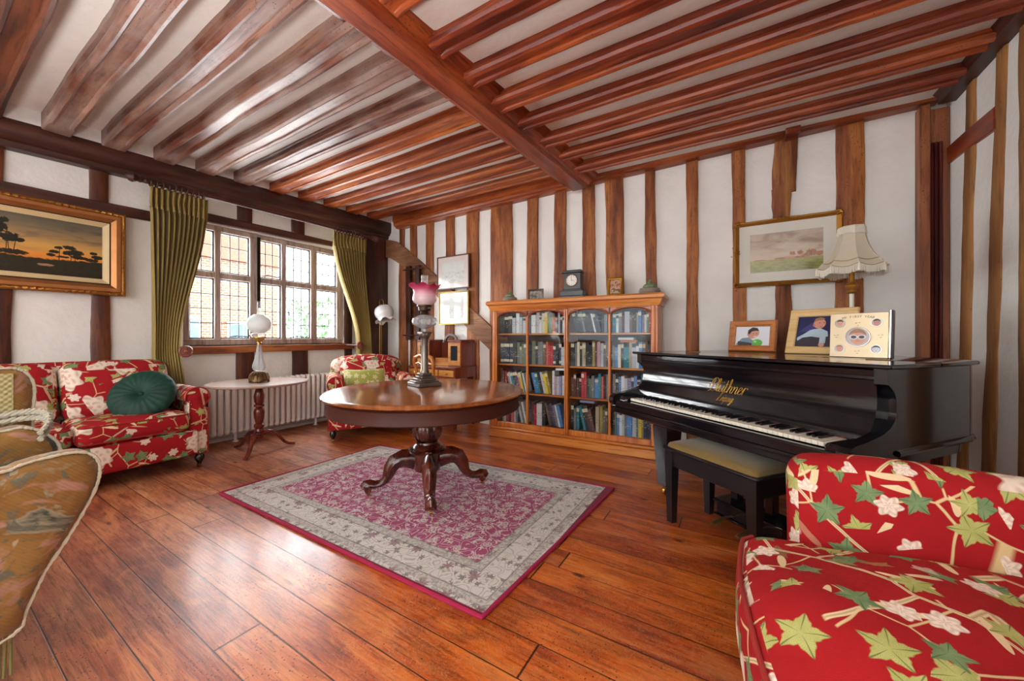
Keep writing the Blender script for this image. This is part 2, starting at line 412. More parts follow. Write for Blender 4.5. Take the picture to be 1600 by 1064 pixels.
# left wall timbers
OLW = lambda ax: wood('oak_left_'+ax, '#1c0a06', '#4a2213', '#7d421f', ax, 0.5, 1.0, holes=0.4, bump=0.5)
stud('left', 0.33, 0.455, 0, 2.2, m=OLW('z'), seed=40); stud('left', 0.33, 0.42, 2.28, 2.6, m=OLW('z'), seed=41)
stud('left', 0.872, 0.985, 0, 2.24, m=OLW('z'), seed=42); stud('left', 0.86, 0.975, 2.28, 2.62, m=OLW('z'), seed=43)
stud('left', 1.965, 2.14, 0.10, 0.98, m=OLW('z'), seed=44); stud('left', 2.58, 2.775, 0.10, 0.98, m=OLW('z'), seed=45)
stud('left', 1.97, 2.12, 2.43, 2.62, m=OAKD('z'), seed=46); stud('left', 2.565, 2.725, 2.44, 2.66, m=OAKD('z'), seed=47)
stud('left', 3.30, 3.42, 0, 2.4, m=OAKD('z'), seed=48, d=.02)
def rail(w, a0, a1, zb0, zt0, zb1, zt1, m, d=0.03, wob=0.008, n=16):
    b = MB(); rows = []
    for i in range(n+1):
        t = i/n; a = a0+(a1-a0)*t; zb = zb0+(zb1-zb0)*t+wob*noise.noise((a*2.5, 3, zb0)); zt = zt0+(zt1-zt0)*t+wob*noise.noise((a*2.5, 9, zt0))
        rows.append([b.bm.verts.new(wallpt(w, a, z, e)) for z, e in ((zb, -.005), (zb, d-.006), (zb+.007, d), (zt-.007, d), (zt, d-.006), (zt, -.005))])
    for p, q in zip(rows, rows[1:]):
        for k in range(5): b.face([p[k], p[k+1], q[k+1], q[k]])
    b.face(rows[0]); b.face(rows[-1][::-1]); return trim(b, m)
rail('left', -0.6, 1.49, 2.20, 2.295, 2.235, 2.33, OAKD('y'), .034)
rail('left', 1.45, 3.45, 2.335, 2.43, 2.385, 2.45, OAKD('y'), .04)
rail('left', 1.38, 3.42, 0.955, 1.035, 0.965, 1.04, wood('oak_sill', '#40190a', '#87441d', '#b97a43', 'y', 0.5, 1, holes=.3), .07)
rail('left', -0.6, 1.72, 0.36, 0.50, 0.38, 0.515, OLW('y'), .026)
# corner post
b = MB(); b.bbox(XL-.005, -4.70, 3.60, YB, 0, 2.78, .012); trim(b, OAKD('z'))
# wall plate over the window wall: moulded beam
def plate_frames(y):
    t = (y-0.391)/3.2
    return 2.565+0.085*t, 2.735+0.135*t
b = MB(); fr = []
for i in range(33):
    y = YF+(YB-YF)*i/32; zb, zt = plate_frames(y); w = .006*noise.noise((y*2, 1, 1)); H = zt-zb
    fr.append([Vector((XL-.005+X, y, zb+Z+w)) for X, Z in ((0, 0), (.10, 0), (.115, .02), (.115, .045), (.14, .055), (.155, .08), (.165, .09), (.175, .12), (.175, H), (0, H+.3))])
rows = [[b.bm.verts.new(p) for p in r] for r in fr]
for p, q in zip(rows, rows[1:]):
    for k in range(9): b.face([p[k], p[k+1], q[k+1], q[k]])
b.face(rows[0]); b.face(rows[-1][::-1]); trim(b, OAKD('y'))
# plaster upstand between the joist ends is the ceiling's own
b = MB(); b.box(XL, XL+.155, YF, YB, 2.76, 3.02); struct(b.build('ceiling_edge_plaster', PLASTER, smooth=False))

# joists ----------------------------------------------------------
def joist(x0, x1, y0, y1, zb, m, ztop=3.06, block=0.2, wob=0.018, seed=0, zslope=0.0, roll=0.026, blockr=0.0):
    """moulded joist along x: rolls on both lower edges, plain stop block at the plate end"""
    b = MB(); w = y1-y0; H = ztop-zb; n = 22; rows = []
    def prof(k):
        # k = 0 plain block, 1 fully moulded
        h = []
        side = [(0, H), (0, .088), (.020, .080), (.026, .062), (.022, .050)]
        rl = [(.020-.020*math.cos(a), .026-.026*math.sin(a)) for a in (0.3, .8, 1.25, 1.57)]
        L = side+[(.002, .040), (-.002, .022), (.006, .005), (.022, -.002), (.036, .004), (.040, .016)]
        plain_ = [(0, H), (0, .085), (0, .078), (0, .060), (0, .052), (0, .036), (0, .022), (.002, .006), (.01, 0), (.034, 0), (.038, 0)]
        P = [(a[0]*k+c[0]*(1-k), a[1]*k+c[1]*(1-k)) for a, c in zip(L, plain_)]
        return P+[(w-a, z) for a, z in P[::-1]]
    xs = [x0, x0+block-.02, x0+block+.02]+[x0+block+.02+(x1-x0-block-.02-blockr)*i/n for i in range(1, n+1)]
    if blockr: xs += [x1-blockr+.03, x1]
    for i, x in enumerate(xs):
        k = 0.0 if (x <= x0+block-.01 or (blockr and x > x1-blockr+.01)) else 1.0
        dy = wob*noise.noise((x*1.1, seed*3.7, 0)); dz = wob*.5*noise.noise((x*1.3, seed*3.7, 5))+zslope*(x-x0)
        e = 1+wob*2*noise.noise((x*2.2, seed, 9))
        rows.append([b.bm.verts.new(Vector((x, y0+dy+(p[0]-w/2)*e+w/2+(.004*noise.noise((x*7, p[1]*30, seed)) if k else 0), zb+p[1]+(dz if p[1] < H-.001 else 0)))) for p in prof(k)])
    for p, q in zip(rows, rows[1:]):
        for k in range(len(p)-1): b.face([p[k], p[k+1], q[k+1], q[k]])
    b.face(rows[0]); b.face(rows[-1][::-1]); return trim(b, m, angle=28)
LJ = [(0.245, 0.40), (0.585, 0.737), (0.905, 1.053), (1.235, 1.384), (1.55, 1.705), (1.88, 2.04), (2.235, 2.389), (2.565, 2.723), (2.898, 3.057), (3.225, 3.392), (3.56, 3.72)]
mats = [OLW('x'), OAKW('x'), OAKW('x'), OAKW('x'), OAKW('x'), OAKW('x'), OAKR2('x'), OAKR2('x'), OAKR2('x'), OAKR2('x'), OAKR2('x')]
for i, (a, c) in enumerate(LJ):
    joist(XL+.12, -1.55, a, c, 2.74+(a-.4)*.044, mats[i], seed=i, block=.24, wob=.016 if i < 5 else .009, zslope=0.0)
for i, (a, c) in enumerate([(-0.10, 0.08), (-.45, -.28)]): joist(XL+.12, -1.55, a, c, 2.715, OAKR('x'), seed=30+i, block=.24)
RJ = [(.31*k-.36, .31*k-.22) for k in range(6)]+[(1.53, 1.672), (1.841, 1.98), (2.147, 2.31), (2.472, 2.61), (2.807, 2.955), (3.134, 3.27), (3.45, 3.60)]
for i, (a, c) in enumerate(RJ):
    m = (a+c)/2; w = c-a-.012
    joist(-1.48, XR-.09, m-w/2, m+w/2, 2.752+.014*(m-1.75), OAKR('x'), seed=50+i, block=.03, zslope=.0, wob=.007)
# main beam along y
b = MB(); prof = [(-.22, .32), (-.22, .12), (-.20, .10), (-.175, .075), (-.15, .07), (-.125, .045), (-.085, .03), (-.07, 0), (.07, 0), (.085, .03), (.105, .035), (.13, .06), (.15, .065), (.165, .095), (.20, .105), (.215, .12), (.215, .32)]
fr = []
for i in range(25):
    y = YF+(3.86-YF)*i/24; x = -1.635+(y-1.1)*.052 if y > 1.1 else -1.635
    fr.append(((x+.006*noise.noise((y, 0, 0)), y, 2.735), (1, 0, 0), (0, 0, 1)))
b.sweep([(p[0], p[1]) for p in prof], fr); trim(b, OAKR('y'), angle=25)
# beam along the back wall (two lengths: a deeper moulded front with a lower lip)
b = MB(); prof = [(0.0, 0), (.10, 0), (.115, .018), (.135, .022), (.15, .045), (.15, .075), (.165, .085), (.165, .24), (0, .24)]
fr = []
for i in range(31):
    x = -4.42+(XR-.06+4.42)*i/30
    zb = 2.77+.014*(x+4.2); fr.append(((x, YB+.005, zb+.006*noise.noise((x*1.5, 2, 0))), (0, -1, 0), (0, 0, 1)))
b.sweep(prof, fr); trim(b, OAKR2('x'), angle=25)
b = MB(); b.bbox(0.33, 0.43, YB-.175, YB, 2.815, 2.93, .006); trim(b, OAKR('x'))
# right wall beam along y: ribbed
b = MB(); prof = [(0, 0), (.09, 0)]+[q for i in range(4) for q in ((.095+.012*i, .015+.045*i), (.108+.012*i, .03+.045*i), (.098+.012*i, .045+.045*i))]+[(.15, .21), (0, .21)]
b.sweep(prof, [((XR+.005, YF, 2.79), (-1, 0, 0), (0, 0, 1)), ((XR+.005, YB-.14, 2.79), (-1, 0, 0), (0, 0, 1))]); trim(b, OAKD('y'), angle=25)
# corner post at the right: flat board, ribbed shaft and rough back piece
b = MB(); b.bbox(1.135, 1.19, YB-.10, YB, 0, 2.83, .006)
b.bbox(1.19, 1.30, YB-.06, YB, 0, 2.80, .006); trim(b, wood('oak_post_board', '#46200f', '#7f431f', '#a5653a', 'z', .5, 1, holes=.4, bump=.3))
b = MB()
rp = []
for i in range(3): x = 1.195+i*.022; rp += [(x, 0), (x+.002, .012), (x+.010, .022), (x+.018, .012)]
rp += [(1.263, 0)]
b.sweep([(x-1.2, y) for x, y in rp], [((1.2, YB-.06, 0.0), (1, 0, 0), (0, -1, 0)), ((1.2, YB-.06, 2.55), (1, 0, 0), (0, -1, 0))]); trim(b, wood('oak_post_shaft', '#22090a', '#4e1d17', '#743025', 'z', .45, 1, bump=.3), angle=25)
# right wall uprights
OTH = wood('oak_thin_stud', '#57341a', '#8b5a2c', '#a8763f', 'z', 0.7, 1.0, holes=.2, bump=.4)
stud('right', 3.70, 3.84, 0, 2.86, m=OTH, top=(3.58, 3.69), seed=81, wob=.01, d=.012)
stud('right', 3.40, 3.54, 0, 2.95, m=OTH, top=(3.25, 3.34), seed=82, wob=.01, d=.012)
stud('right', 3.04, 3.15, 0, 2.95, m=OTH, seed=83, d=.012)
stud('right', 2.65, 2.78, 0, 2.95, m=OTH, seed=84, d=.012)
rail('right', 3.36, 3.93, 2.36, 2.49, 2.38, 2.50, OAKR('y'), .02)
# ------------------------------------------------------------------ window
XW = -4.86
OF = wood('window_oak', '#5d4c46', '#9a877e', '#c2b5ae', 'z', .55, 1.0, bump=.4)
b = MB()
def wbar(y0, y1, z0, z1, x0=XW-.03, x1=XW+.035, r=.008): b.bbox(x0, x1, y0, y1, z0, z1, r)
b2 = b
wbar(1.50, 3.30, 1.045, 1.115); wbar(1.50, 3.30, 2.275, 2.335)
mull = [(1.50, 1.56), (1.774, 1.83), (2.112, 2.20), (2.462, 2.518), (2.83, 2.915), (3.20, 3.30)]
for y0, y1 in mull: wbar(y0, y1, 1.09, 2.29, x1=XW+.045)
wbar(1.52, 3.25, 1.765, 1.835, x1=XW+.04)
WIN = b.build('window_1', OF); struct(WIN)
lead = plain('lead_came', '#26282b', .5, .3); leadb = MB()
lights = [(mull[i][1], mull[i+1][0]) for i in range(5)]; panes = MB()
for y0, y1 in lights:
    for z0, z1, rows in ((1.115, 1.765, 4), (1.835, 2.275, 3)):
        nc = 3 if y1-y0 > .22 else 2
        fy0, fy1, fz0, fz1 = y0+.012, y1-.012, z0+.012, z1-.012
        for q in ((y0, fy0, z0, z1), (fy1, y1, z0, z1), (y0, y1, z0, fz0), (y0, y1, fz1, z1)): leadb.box(XW-.012, XW+.014, *q)
        for k in range(1, nc): y = fy0+(fy1-fy0)*k/nc; leadb.box(XW-.004, XW+.004, y-.0042, y+.0042, fz0, fz1)
        for k in range(1, rows): z = fz0+(fz1-fz0)*k/rows; leadb.box(XW-.004, XW+.004, fy0, fy1, z-.0042, z+.0042)
        panes.box(XW-.0015, XW+.0015, fy0, fy1, fz0, fz1)
leadb.build('lead_cames', lead, WIN)
m = M('old_window_glass'); tr = m.t.nodes.new('ShaderNodeBsdfTransparent'); gl = m.t.nodes.new('ShaderNodeBsdfGlossy'); mx = m.t.nodes.new('ShaderNodeMixShader')
gl.inputs['Roughness'].default_value = .02; mx.inputs[0].default_value = .05
m.t.links.new(tr.outputs[0], mx.inputs[1]); m.t.links.new(gl.outputs[0], mx.inputs[2]); m.t.links.new(mx.outputs[0], m.out.inputs[0]); WGLASS = m.mat
panes.build('window_panes', WGLASS, WIN)
iron = plain('black_iron', '#17140f', .5, .6)
b = MB(); b.box(XW+.045, XW+.06, 2.185, 2.215, 1.47, 2.30); b.build('iron_bar', iron, WIN)
for y, z in ((2.01, 1.125), (2.34, 1.845), (2.69, 1.125)):
    b = MB(); b.tube([(XW+.04, y-.1, z+.01), (XW+.07, y-.04, z+.02), (XW+.07, y+.06, z+.012), (XW+.04, y+.1, z+.025)], .006, 6); b.lathe([(0, 0), (.014, .004), (.014, .014), (0, .02)], 8, (XW+.06, y-.05, z+.01)); b.build('window_stay', iron, WIN)
for y, z in ((2.08, 1.42), (2.53, 1.43)):
    b = MB(); b.tube([(XW+.045, y, z+.02), (XW+.07, y, z+.015), (XW+.075, y, z-.035)], .007, 6); b.build('window_catch', iron, WIN)
b = MB(); b.box(XL-.14, XL+.002, 1.5, 3.3, 1.02, 1.046); trim(b, plain('dark_sill_line', '#2a1c18', .5))

# street outside: brick house with a white gable and a shrub
def brick_mat():
    m = M('soft_red_brick'); v = m.coord(); x, y, z = m.xyz(v)
    n = m.t.nodes.new('ShaderNodeTexBrick'); m.t.links.new(m.comb(y, z, 0.0), n.inputs[0])
    n.inputs['Color1'].default_value = S('#cf8a6a'); n.inputs['Color2'].default_value = S('#bd7455'); n.inputs['Mortar'].default_value = S('#d8ccc0')
    n.inputs['Scale'].default_value = 4.5; n.inputs['Mortar Size'].default_value = .03
    return m.bsdf(N(m.t, n.outputs[0]), .9)
H = thing('brick_house', 'red brick house with a white gable seen across the street through the window', 'house', (-10, 4.0, 0))
b = MB(); b.box(-1, 0, -1.6, 1.0, -1, 3.0); b.build('wall', brick_mat(), H, smooth=False)
b = MB(); b.prism([(0.12, -1.8, 2.9), (0.12, 1.2, 2.9), (0.12, -0.3, 5.6)], (-1, 0, 0)); b.build('roof', plain('clay_tiles', '#b87c66', .8, bump=.5), H, smooth=False)
b = MB(); b.box(0, .05, -3.6, -1.6, -1, 5.0); b.build('rendered_wall', plain('white_render', '#e2e4e4', .9), H, smooth=False)
for y in (-3.2, -2.5, -1.9):
    b = MB(); b.box(.05, .09, y, y+.12, -1, 5.0); b.build('timber', iron, H, smooth=False)
for y, z in ((-2.35, 1.0), (-3.0, 1.0), (-0.9, 0.6), (.2, 0.5)):
    b = MB(); b.box(0.03, .12, y-.3, y+.3, z, z+1.0)
    w = b.build('window', plain('white_paint', '#eeeeee', .6), H, smooth=False)
    b = MB()
    for k in (0, 1):
        for j in (0, 1): b.box(.12, .13, y-.26+.27*k, y-.02+.27*k, z+.05+.46*j, z+.46+.46*j)
    b.build('pane', plain('slate_blue_glass', '#6f8796', .15), w, smooth=False)
b = MB(); rnd = random.Random(5)
for k in range(420):
    a = rnd.uniform(0, 2*PI); r = rnd.uniform(.1, .6); z = rnd.uniform(.3, 2.1); p = Vector((r*math.cos(a), r*math.sin(a), z)); s_ = rnd.uniform(.05, .11)
    t = Vector((rnd.uniform(-1, 1), rnd.uniform(-1, 1), rnd.uniform(-.6, 1))).normalized(); u = t.cross(Vector((.3, .2, 1))).normalized()
    b.poly([p-t*s_, p+u*s_*.5, p+t*s_, p-u*s_*.5])
b.tube([(0, 0, -1), (0, 0, 1.6)], .05, 6)
o = b.build('shrub', plain('shrub_green', '#6fae5f', .7), smooth=False); o.location = (-9.4, 5.55, 0); tag(o, 'green leafy shrub outside the leaded window', 'shrub')
b = MB(); b.box(-16, -4.95, -6, 14, -1.1, -1.0); struct(b.build('street_ground', plain('pale_paving', '#c8c4bc', .9), smooth=False))
# ================================================================== FABRICS
def cellpat(m, uv, scale, seed, rnd=0.75):
    """voronoi cells: returns local x, y in cell units after a random turn, plus two random numbers"""
    x, y, _ = m.xyz(uv); v = m.comb(x*scale+seed, y*scale+seed*1.7, 0.0); vo = m.vor(v, 1.0, rnd=rnd)
    px, py, _ = m.xyz(vo.outputs['Position']); vx, vy, _ = m.xyz(v); lx, ly = vx-px, vy-py
    r, g, b_ = m.xyz(vo.outputs['Color']); a = r*6.283; c, s_ = a.cos(), a.sin()
    return lx*c-ly*s_, lx*s_+ly*c, g, b_
def flower(m, lx, ly, size, n, depth=.22):
    r = (lx*lx+ly*ly).m('SQRT'); th = ly.m('ARCTAN2', lx)
    edge = (th*n).cos()*depth*size+size*(1-depth)
    return r, th, r.lt(edge, .03)
def leaf(m, lx, ly, size, depth=.42):
    r = (lx*lx+ly*ly).m('SQRT'); th = ly.m('ARCTAN2', lx); edge = (1.0-(th*2.5).sin().abs())*depth*size+size*(1-depth)+(th*15).cos()*.012
    return r, th, r.lt(edge, .03)
def floral(name, base='#a81a20', base2='#8d1119', sc=1.0, leafs='#8aa070', cream='#e6d6c4', vine='#b59a72', rough=.85):
    m = M(name); uv = m.coord('UV', scale=(sc, sc, sc)); w = m.noise(uv, 3.0, 3); wc = N(m.t, m.ncol)
    x, y, _ = m.xyz(uv); nr, ng, nb = m.xyz(wc.k); uvw = m.comb(x+(nr-.5)*.05, y+(ng-.5)*.05, 0.0)
    c = m.mix(m.noise(uv, 6, 4, .6), base, base2)
    # wandering branches: edges of large cells
    vo = m.vor(uvw, 2.7, 'DISTANCE_TO_EDGE'); d = N(m.t, vo.outputs['Distance']); keep = m.noise(uv, 1.7, 1).gt(.43, .008)
    c = m.mix(d.lt(.012, .004)*keep, c, '#d8c39a'); c = m.mix(d.lt(.004, .005)*keep, c, vine)
    vo2 = m.vor(uvw, 6.5, 'DISTANCE_TO_EDGE'); d2 = N(m.t, vo2.outputs['Distance']); k2 = m.noise(uv, 3.3, 1).gt(.52, .008)
    c = m.mix(d2.lt(.016, .012)*k2*.85, c, '#d9c48f')
    # slender pale leaves
    lx, ly, g, q = cellpat(m, uvw, 6.2, 3.1); e = (lx*lx*10.0+ly*ly*260.0*((lx*1.2+1.0).max(.6))).m('SQRT')
    c = m.mix(e.lt(.98, .04)*g.gt(.55, .02), c, '#dcc39a')
    # ivy-like green leaves with a fold line
    for seed, s_, th_ in ((7.7, 7.8, .52), (21.3, 9.2, .66)):
        lx, ly, g, q = cellpat(m, uvw, s_, seed); r, th, mk = leaf(m, lx, ly, .36, .44); mk = mk*g.gt(th_, .01)
        lc = m.mix(q.gt(.6, .02), m.mix(m.noise(uv, 30, 2), leafs, '#4f6b45'), m.mix(m.noise(uv, 26, 2), '#c2c07a', '#8f9446'))
        vein = ((th*2.5).sin().abs().lt(.09, .1))*r.gt(.03, .02)
        sv = (((th*2.5).sin().abs()*9.0-r*70).sin().abs().lt(.22, .2))*r.gt(.04, .02); lc = m.mix(vein*.7, m.mix(sv*.35, lc, '#4a613f'), '#35492c')
        c = m.mix(mk, c, lc)
    # peony blossoms
    lx, ly, g, q = cellpat(m, uvw, 3.4, 12.9); r, th, mk = flower(m, lx, ly, .33, 7, .12); mk = mk*g.gt(.42, .01)
    pet = ((th*7+(r*38).sin()*1.1).cos()*.5+.5); ringp = (r*46+(th*3).sin()*1.5).cos()*.5+.5
    fc = m.mix(pet*ringp*.75, cream, '#b99a86'); fc = m.mix(r.lt(.05, .03)*.7, fc, '#c98f7d')
    c = m.mix(mk, c, fc)
    lx, ly, g, q = cellpat(m, uvw, 8.5, 31.9); r, th, mk = flower(m, lx, ly, .27, 6, .14); mk = mk*g.gt(.80, .01)
    c = m.mix(mk, c, m.mix(((r*34+(th*6).sin()*1.8).cos()*.28+.25).clamp(), cream, '#b89483'))
    wv = m.noise(uv, 420, 1)
    bl = m.noise(uv, 5, 4)
    return m.bsdf(c, rough, 0, .25, m.bump(bl*1.4+wv*.12, .35, .02), sheen=0)
FLORAL = floral('red_floral_linen')
FLORAL_BIG = floral('red_floral_linen_close', sc=0.98, base='#a9171b', base2='#8c1015')
PIPING = plain('fabric_piping', '#8f2018', .9)
def tapestry():
    m = M('gold_tapestry'); uv = m.coord('UV'); a = m.noise(uv, 4.5, 4, .6, 1.4); b_ = m.noise(uv, 8, 4, .6, 2.2); b3 = m.noise(uv, 3.4, 3, .6, 2.8)
    c = m.ramp(a, [(.30, '#3d4238'), (.38, '#8f866e'), (.42, '#7d5a2a'), (.60, '#8f6c38'), (.68, '#a97f6c'), (.78, '#c9b8a4')])
    c = m.mix(b_.gt(.60, .05)*.85, c, '#575b50'); c = m.mix(b3.gt(.60, .05)*.8, c, '#a67a6c'); c = m.mix(b3.lt(.38, .04)*.7, c, '#b5aa90')
    x, y, _ = m.xyz(uv); wv = ((x+y)*520).sin()*.5
    return m.bsdf(c, .85, 0, .2, m.bump(b_+wv*.1, .4, .01), sheen=.2)
TAPESTRY = tapestry()
BRASS = plain('brass', '#a9823c', .28, 1.0, var=.1); BRONZE = plain('dark_bronze', '#4a3a2c', .38, .8)
GILT = plain('gilt', '#a9742c', .38, .75, var=.35, sc=60, bump=.5)
MAHOG = wood('mahogany', '#1d0806', '#43180f', '#6b2b18', 'z', .22, .8, coat=.5, bump=.1)
MAHOGX = wood('mahogany_red', '#3a0f0a', '#69231a', '#8d3a26', 'z', .25, .8, coat=.4, bump=.1)
BLKWOOD = plain('black_painted_wood', '#121115', .32, coat=.3, var=.2)

# ---------------------------------------------------------------- rug
RC = [(-3.191, 1.205), (-3.165, 2.59), (-.795, 2.755), (-.88, 1.215)]
def rug_mat():
    m = M('persian_rug'); x, y, _ = m.xyz(m.coord('UV')); LX, LY = 2.35, 1.46
    ed = (x.min(LX-x)).min(y.min(LY-y))            # metres to the nearest edge
    uv0 = m.comb(x, y, 0.0); m.noise(uv0, 14, 2); wr, wg, wb_ = m.xyz(m.ncol); uv = m.comb(x+(wr-.5)*.05, y+(wg-.5)*.05, 0.0)
    # field
    f = m.mix(m.noise(uv, 5, 4), '#96305a', '#b35580')
    lx, ly, g, q = cellpat(m, uv, 8.5, 2.2, .55); r, th, mk = flower(m, lx, ly, .30, 8, .2)
    ring = (r*52).cos()*.5+.5; f = m.mix(mk*.85, f, m.mix(ring, '#ddd4cc', '#a06a80'))
    lx, ly, g, q = cellpat(m, uv, 22, 5.5, .9); r, th, mk2 = flower(m, lx, ly, .34, 4, .35); f = m.mix(mk2*g.gt(.35, .02)*.85, f, '#dbd0c6')
    vo = m.vor(uv, 13, 'DISTANCE_TO_EDGE'); dd = N(m.t, vo.outputs['Distance']); f = m.mix((dd-.10).abs().lt(.02, .03)*.8, f, '#dfd6cc')
    # border
    bc = m.mix(m.noise(uv, 7, 3), '#d2ccc4', '#e2ddd6')
    vo = m.vor(uv, 19, 'DISTANCE_TO_EDGE'); dd = N(m.t, vo.outputs['Distance']); bc = m.mix((dd-.12).abs().lt(.03, .04)*.65, bc, '#8f8a88')
    lx, ly, g, q = cellpat(m, uv, 16, 9.5, .8); r, th, mk = flower(m, lx, ly, .30, 6, .25); bc = m.mix(mk*g.gt(.45, .02)*.8, bc, '#74706f')
    lx, ly, g, q = cellpat(m, uv, 5.5, 19.5, .3); r, th, mk = flower(m, lx, ly, .20, 8, .25); bc = m.mix(mk*g.gt(.35, .02)*.7, bc, '#7f4a55')
    gs = ((ed-.245).abs().lt(.022, .006)).max((ed-.055).abs().lt(.02, .006)); gp = m.noise(uv, 60, 2)
    bc = m.mix(gs*.6, bc, m.mix(gp.gt(.5, .1), '#8b857e', '#c6bfb4')); ln = ((ed-.272).abs().lt(.004, .004)).max((ed-.218).abs().lt(.004, .004)).max((ed-.08).abs().lt(.004, .004))
    bc = m.mix(ln*.7, bc, '#6f6a66')
    c = m.mix(ed.gt(.275, .006), bc, f); c = m.mix(ed.lt(.016, .005), c, '#7c1236')
    c = m.mix(m.noise(uv, 240, 2)*.45-.08, c, '#2d2226')
    return m.bsdf(c, .95, 0, .1, m.bump(m.noise(uv, 320, 2), .5, .006), sheen=.1)
b = MB(); nx, ny = 40, 26; top = []
def rp(u, v): p = [Vector((q[0], q[1], 0)) for q in RC]; a = p[0].lerp(p[3], u); c = p[1].lerp(p[2], u); return a.lerp(c, v)
b.grid(lambda u, v: rp(u, v)+Vector((0, 0, .015+.0015*noise.noise((u*8, v*8, 0)))), nx, ny)
ctr = rp(.5, .5)
def rug_uv(co, no):
    # invert the nearly rectangular quad
    u = (co.x+3.18)/(2.345); v = (co.y-(1.205+.01*u))/(1.385+.155*u); return (u*2.35, v*1.46)
edge = [rp(i/30, 0) for i in range(31)]+[rp(1, j/20) for j in range(1, 21)]+[rp(1-i/30, 1) for i in range(1, 31)]+[rp(0, 1-j/20) for j in range(1, 20)]
RUG = b.build('rug', rug_mat(), uv=rug_uv); tag(RUG, 'rectangular raspberry and grey oriental rug under the round pedestal table', 'rug')
b = MB(); b.tube([p+Vector((0, 0, .0095)) for p in edge], .0098, 8, close=True); b.build('edge_binding', plain('magenta_binding', '#9a1240', .9), RUG)

# ---------------------------------------------------------------- round loo table
TC = (-1.955, 2.02)
T = thing('round_pedestal_table', 'large round mahogany pedestal table standing on the oriental rug', 'table', (TC[0], TC[1], .015), math.radians(-43))
def tabletop_mat():
    m = M('polished_walnut_top'); v = m.coord(scale=(1.5, 9, 1)); g = m.noise(v, 1.0, 5, .6, .8); big = m.noise(m.coord(scale=(1, 1, 1)), 1.6, 3, .5, .5)
    c = m.ramp(g*.6+big*.4, [(.3, '#5c2c12'), (.5, '#8f5226'), (.72, '#b97b45')]); return m.bsdf(c, .2, 0, .5, m.bump(big, .05, .01), .45, coat_rough=.1)
b = MB(); b.lathe([(0, .70), (.66, .70), (.682, .706), (.700, .716), (.704, .726), (.694, .734), (.680, .736), (.664, .7385), (0, .7385)], 96); b.build('tabletop', tabletop_mat(), T)
b = MB(); b.lathe([(.60, .615), (.672, .612), (.676, .618), (.672, .626), (.672, .692), (.66, .702), (.60, .702)], 96); b.build('apron', plain('apron_veneer', '#3f1a10', .5, coat=.0, spec=.25, var=.35, sc=5), T)
b = MB(); b.lathe([(.06, .60), (.075, .60), (.085, .57), (.09, .56)], 24); b.lathe([(0, .30), (.075, .295), (.10, .30), (.108, .315), (.10, .33), (.078, .342), (.075, .355), (.0, .36)], 32)
b.lathe([(.04, .35), (.07, .36), (.098, .40), (.108, .44), (.10, .48), (.075, .53), (.062, .565), (.06, .60), (.10, .612), (.30, .614), (.30, .616), (0, .616)], 80, lobes=10, lob=.055)
b.lathe([(0, .145), (.09, .15), (.098, .165), (.098, .275), (.128, .283), (.132, .292), (.12, .30), (.0, .302)], 40); b.build('pedestal', MAHOG, T)
def cabriole():
    b = MB()
    # S-curved leg: centre line in (radius, z), half heights and widths
    P = [(.07, .225, .068, .04), (.12, .238, .066, .042), (.175, .242, .058, .045), (.228, .222, .052, .045), (.258, .178, .044, .043), (.272, .135, .036, .040), (.29, .10, .028, .034), (.325, .078, .026, .032), (.36, .072, .027, .031), (.395, .078, .034, .033), (.42, .073, .036, .034), (.43, .055, .030, .033)]
    fr = []
    prof = []
    for k in range(16):
        a = 2*PI*k/16; r = 1+.10*math.cos(4*a); prof.append((math.cos(a)*r, math.sin(a)*r))
    rings = []
    for i, (r, z, h, w) in enumerate(P):
        p = P[min(i+1, len(P)-1)]; q = P[max(i-1, 0)]; t = Vector((p[0]-q[0], 0, p[1]-q[1])).normalized(); nrm = Vector((-t.z, 0, t.x))
        rings.append([b.bm.verts.new(Vector((r, 0, z))+nrm*(v*h)+Vector((0, u*w, 0))) for u, v in prof])
    for a, c in zip(rings, rings[1:]):
        for k in range(16): b.face([a[k], a[(k+1) % 16], c[(k+1) % 16], c[k]])
    b.face(rings[0]); b.face(rings[-1][::-1])
    b.tube([(.405, -.036, .052), (.405, .036, .052)], .024, 14)      # scroll
    b.tube([(.12, -.022, .30), (.12, .022, .30)], .016, 10)
    return b
for k in range(4):
    L = cabriole().build('leg', MAHOG, T); L.rotation_euler.z = k*PI/2
    b = MB(); b.tube([(.405, -.008, .012), (.405, .008, .012)], .0115, 12); b.tube([(.405, 0, .012), (.405, 0, .04)], .007, 8); b.build('caster', BRASS, L)

# ---------------------------------------------------------------- oil lamps
def thin_glass(name, tint='#ffffff', t=.75, rough=.03, diff='#ffffff', body=.1):
    m = M(name); tr = m.t.nodes.new('ShaderNodeBsdfTransparent'); tr.inputs[0].default_value = S(tint)
    gl = m.t.nodes.new('ShaderNodeBsdfPrincipled'); gl.inputs['Base Color'].default_value = S(diff); gl.inputs['Roughness'].default_value = rough
    lw = m.t.nodes.new('ShaderNodeLayerWeight'); lw.inputs[0].default_value = .35
    f = N(m.t, lw.outputs['Facing'])*(1-body)*.8+body
    mx = m.t.nodes.new('ShaderNodeMixShader'); m.t.links.new(f.k, mx.inputs[0]); m.t.links.new(tr.outputs[0], mx.inputs[1]); m.t.links.new(gl.outputs[0], mx.inputs[2])
    m.t.links.new(mx.outputs[0], m.out.inputs[0]); return m.mat
CLEAR = thin_glass('clear_glass', body=.12, diff='#e8eef0'); CUT = thin_glass('cut_glass', body=.35, diff='#b9c0c4', rough=.05)
FROST = thin_glass('frosted_glass', body=.72, diff='#e4ecec', rough=.3)
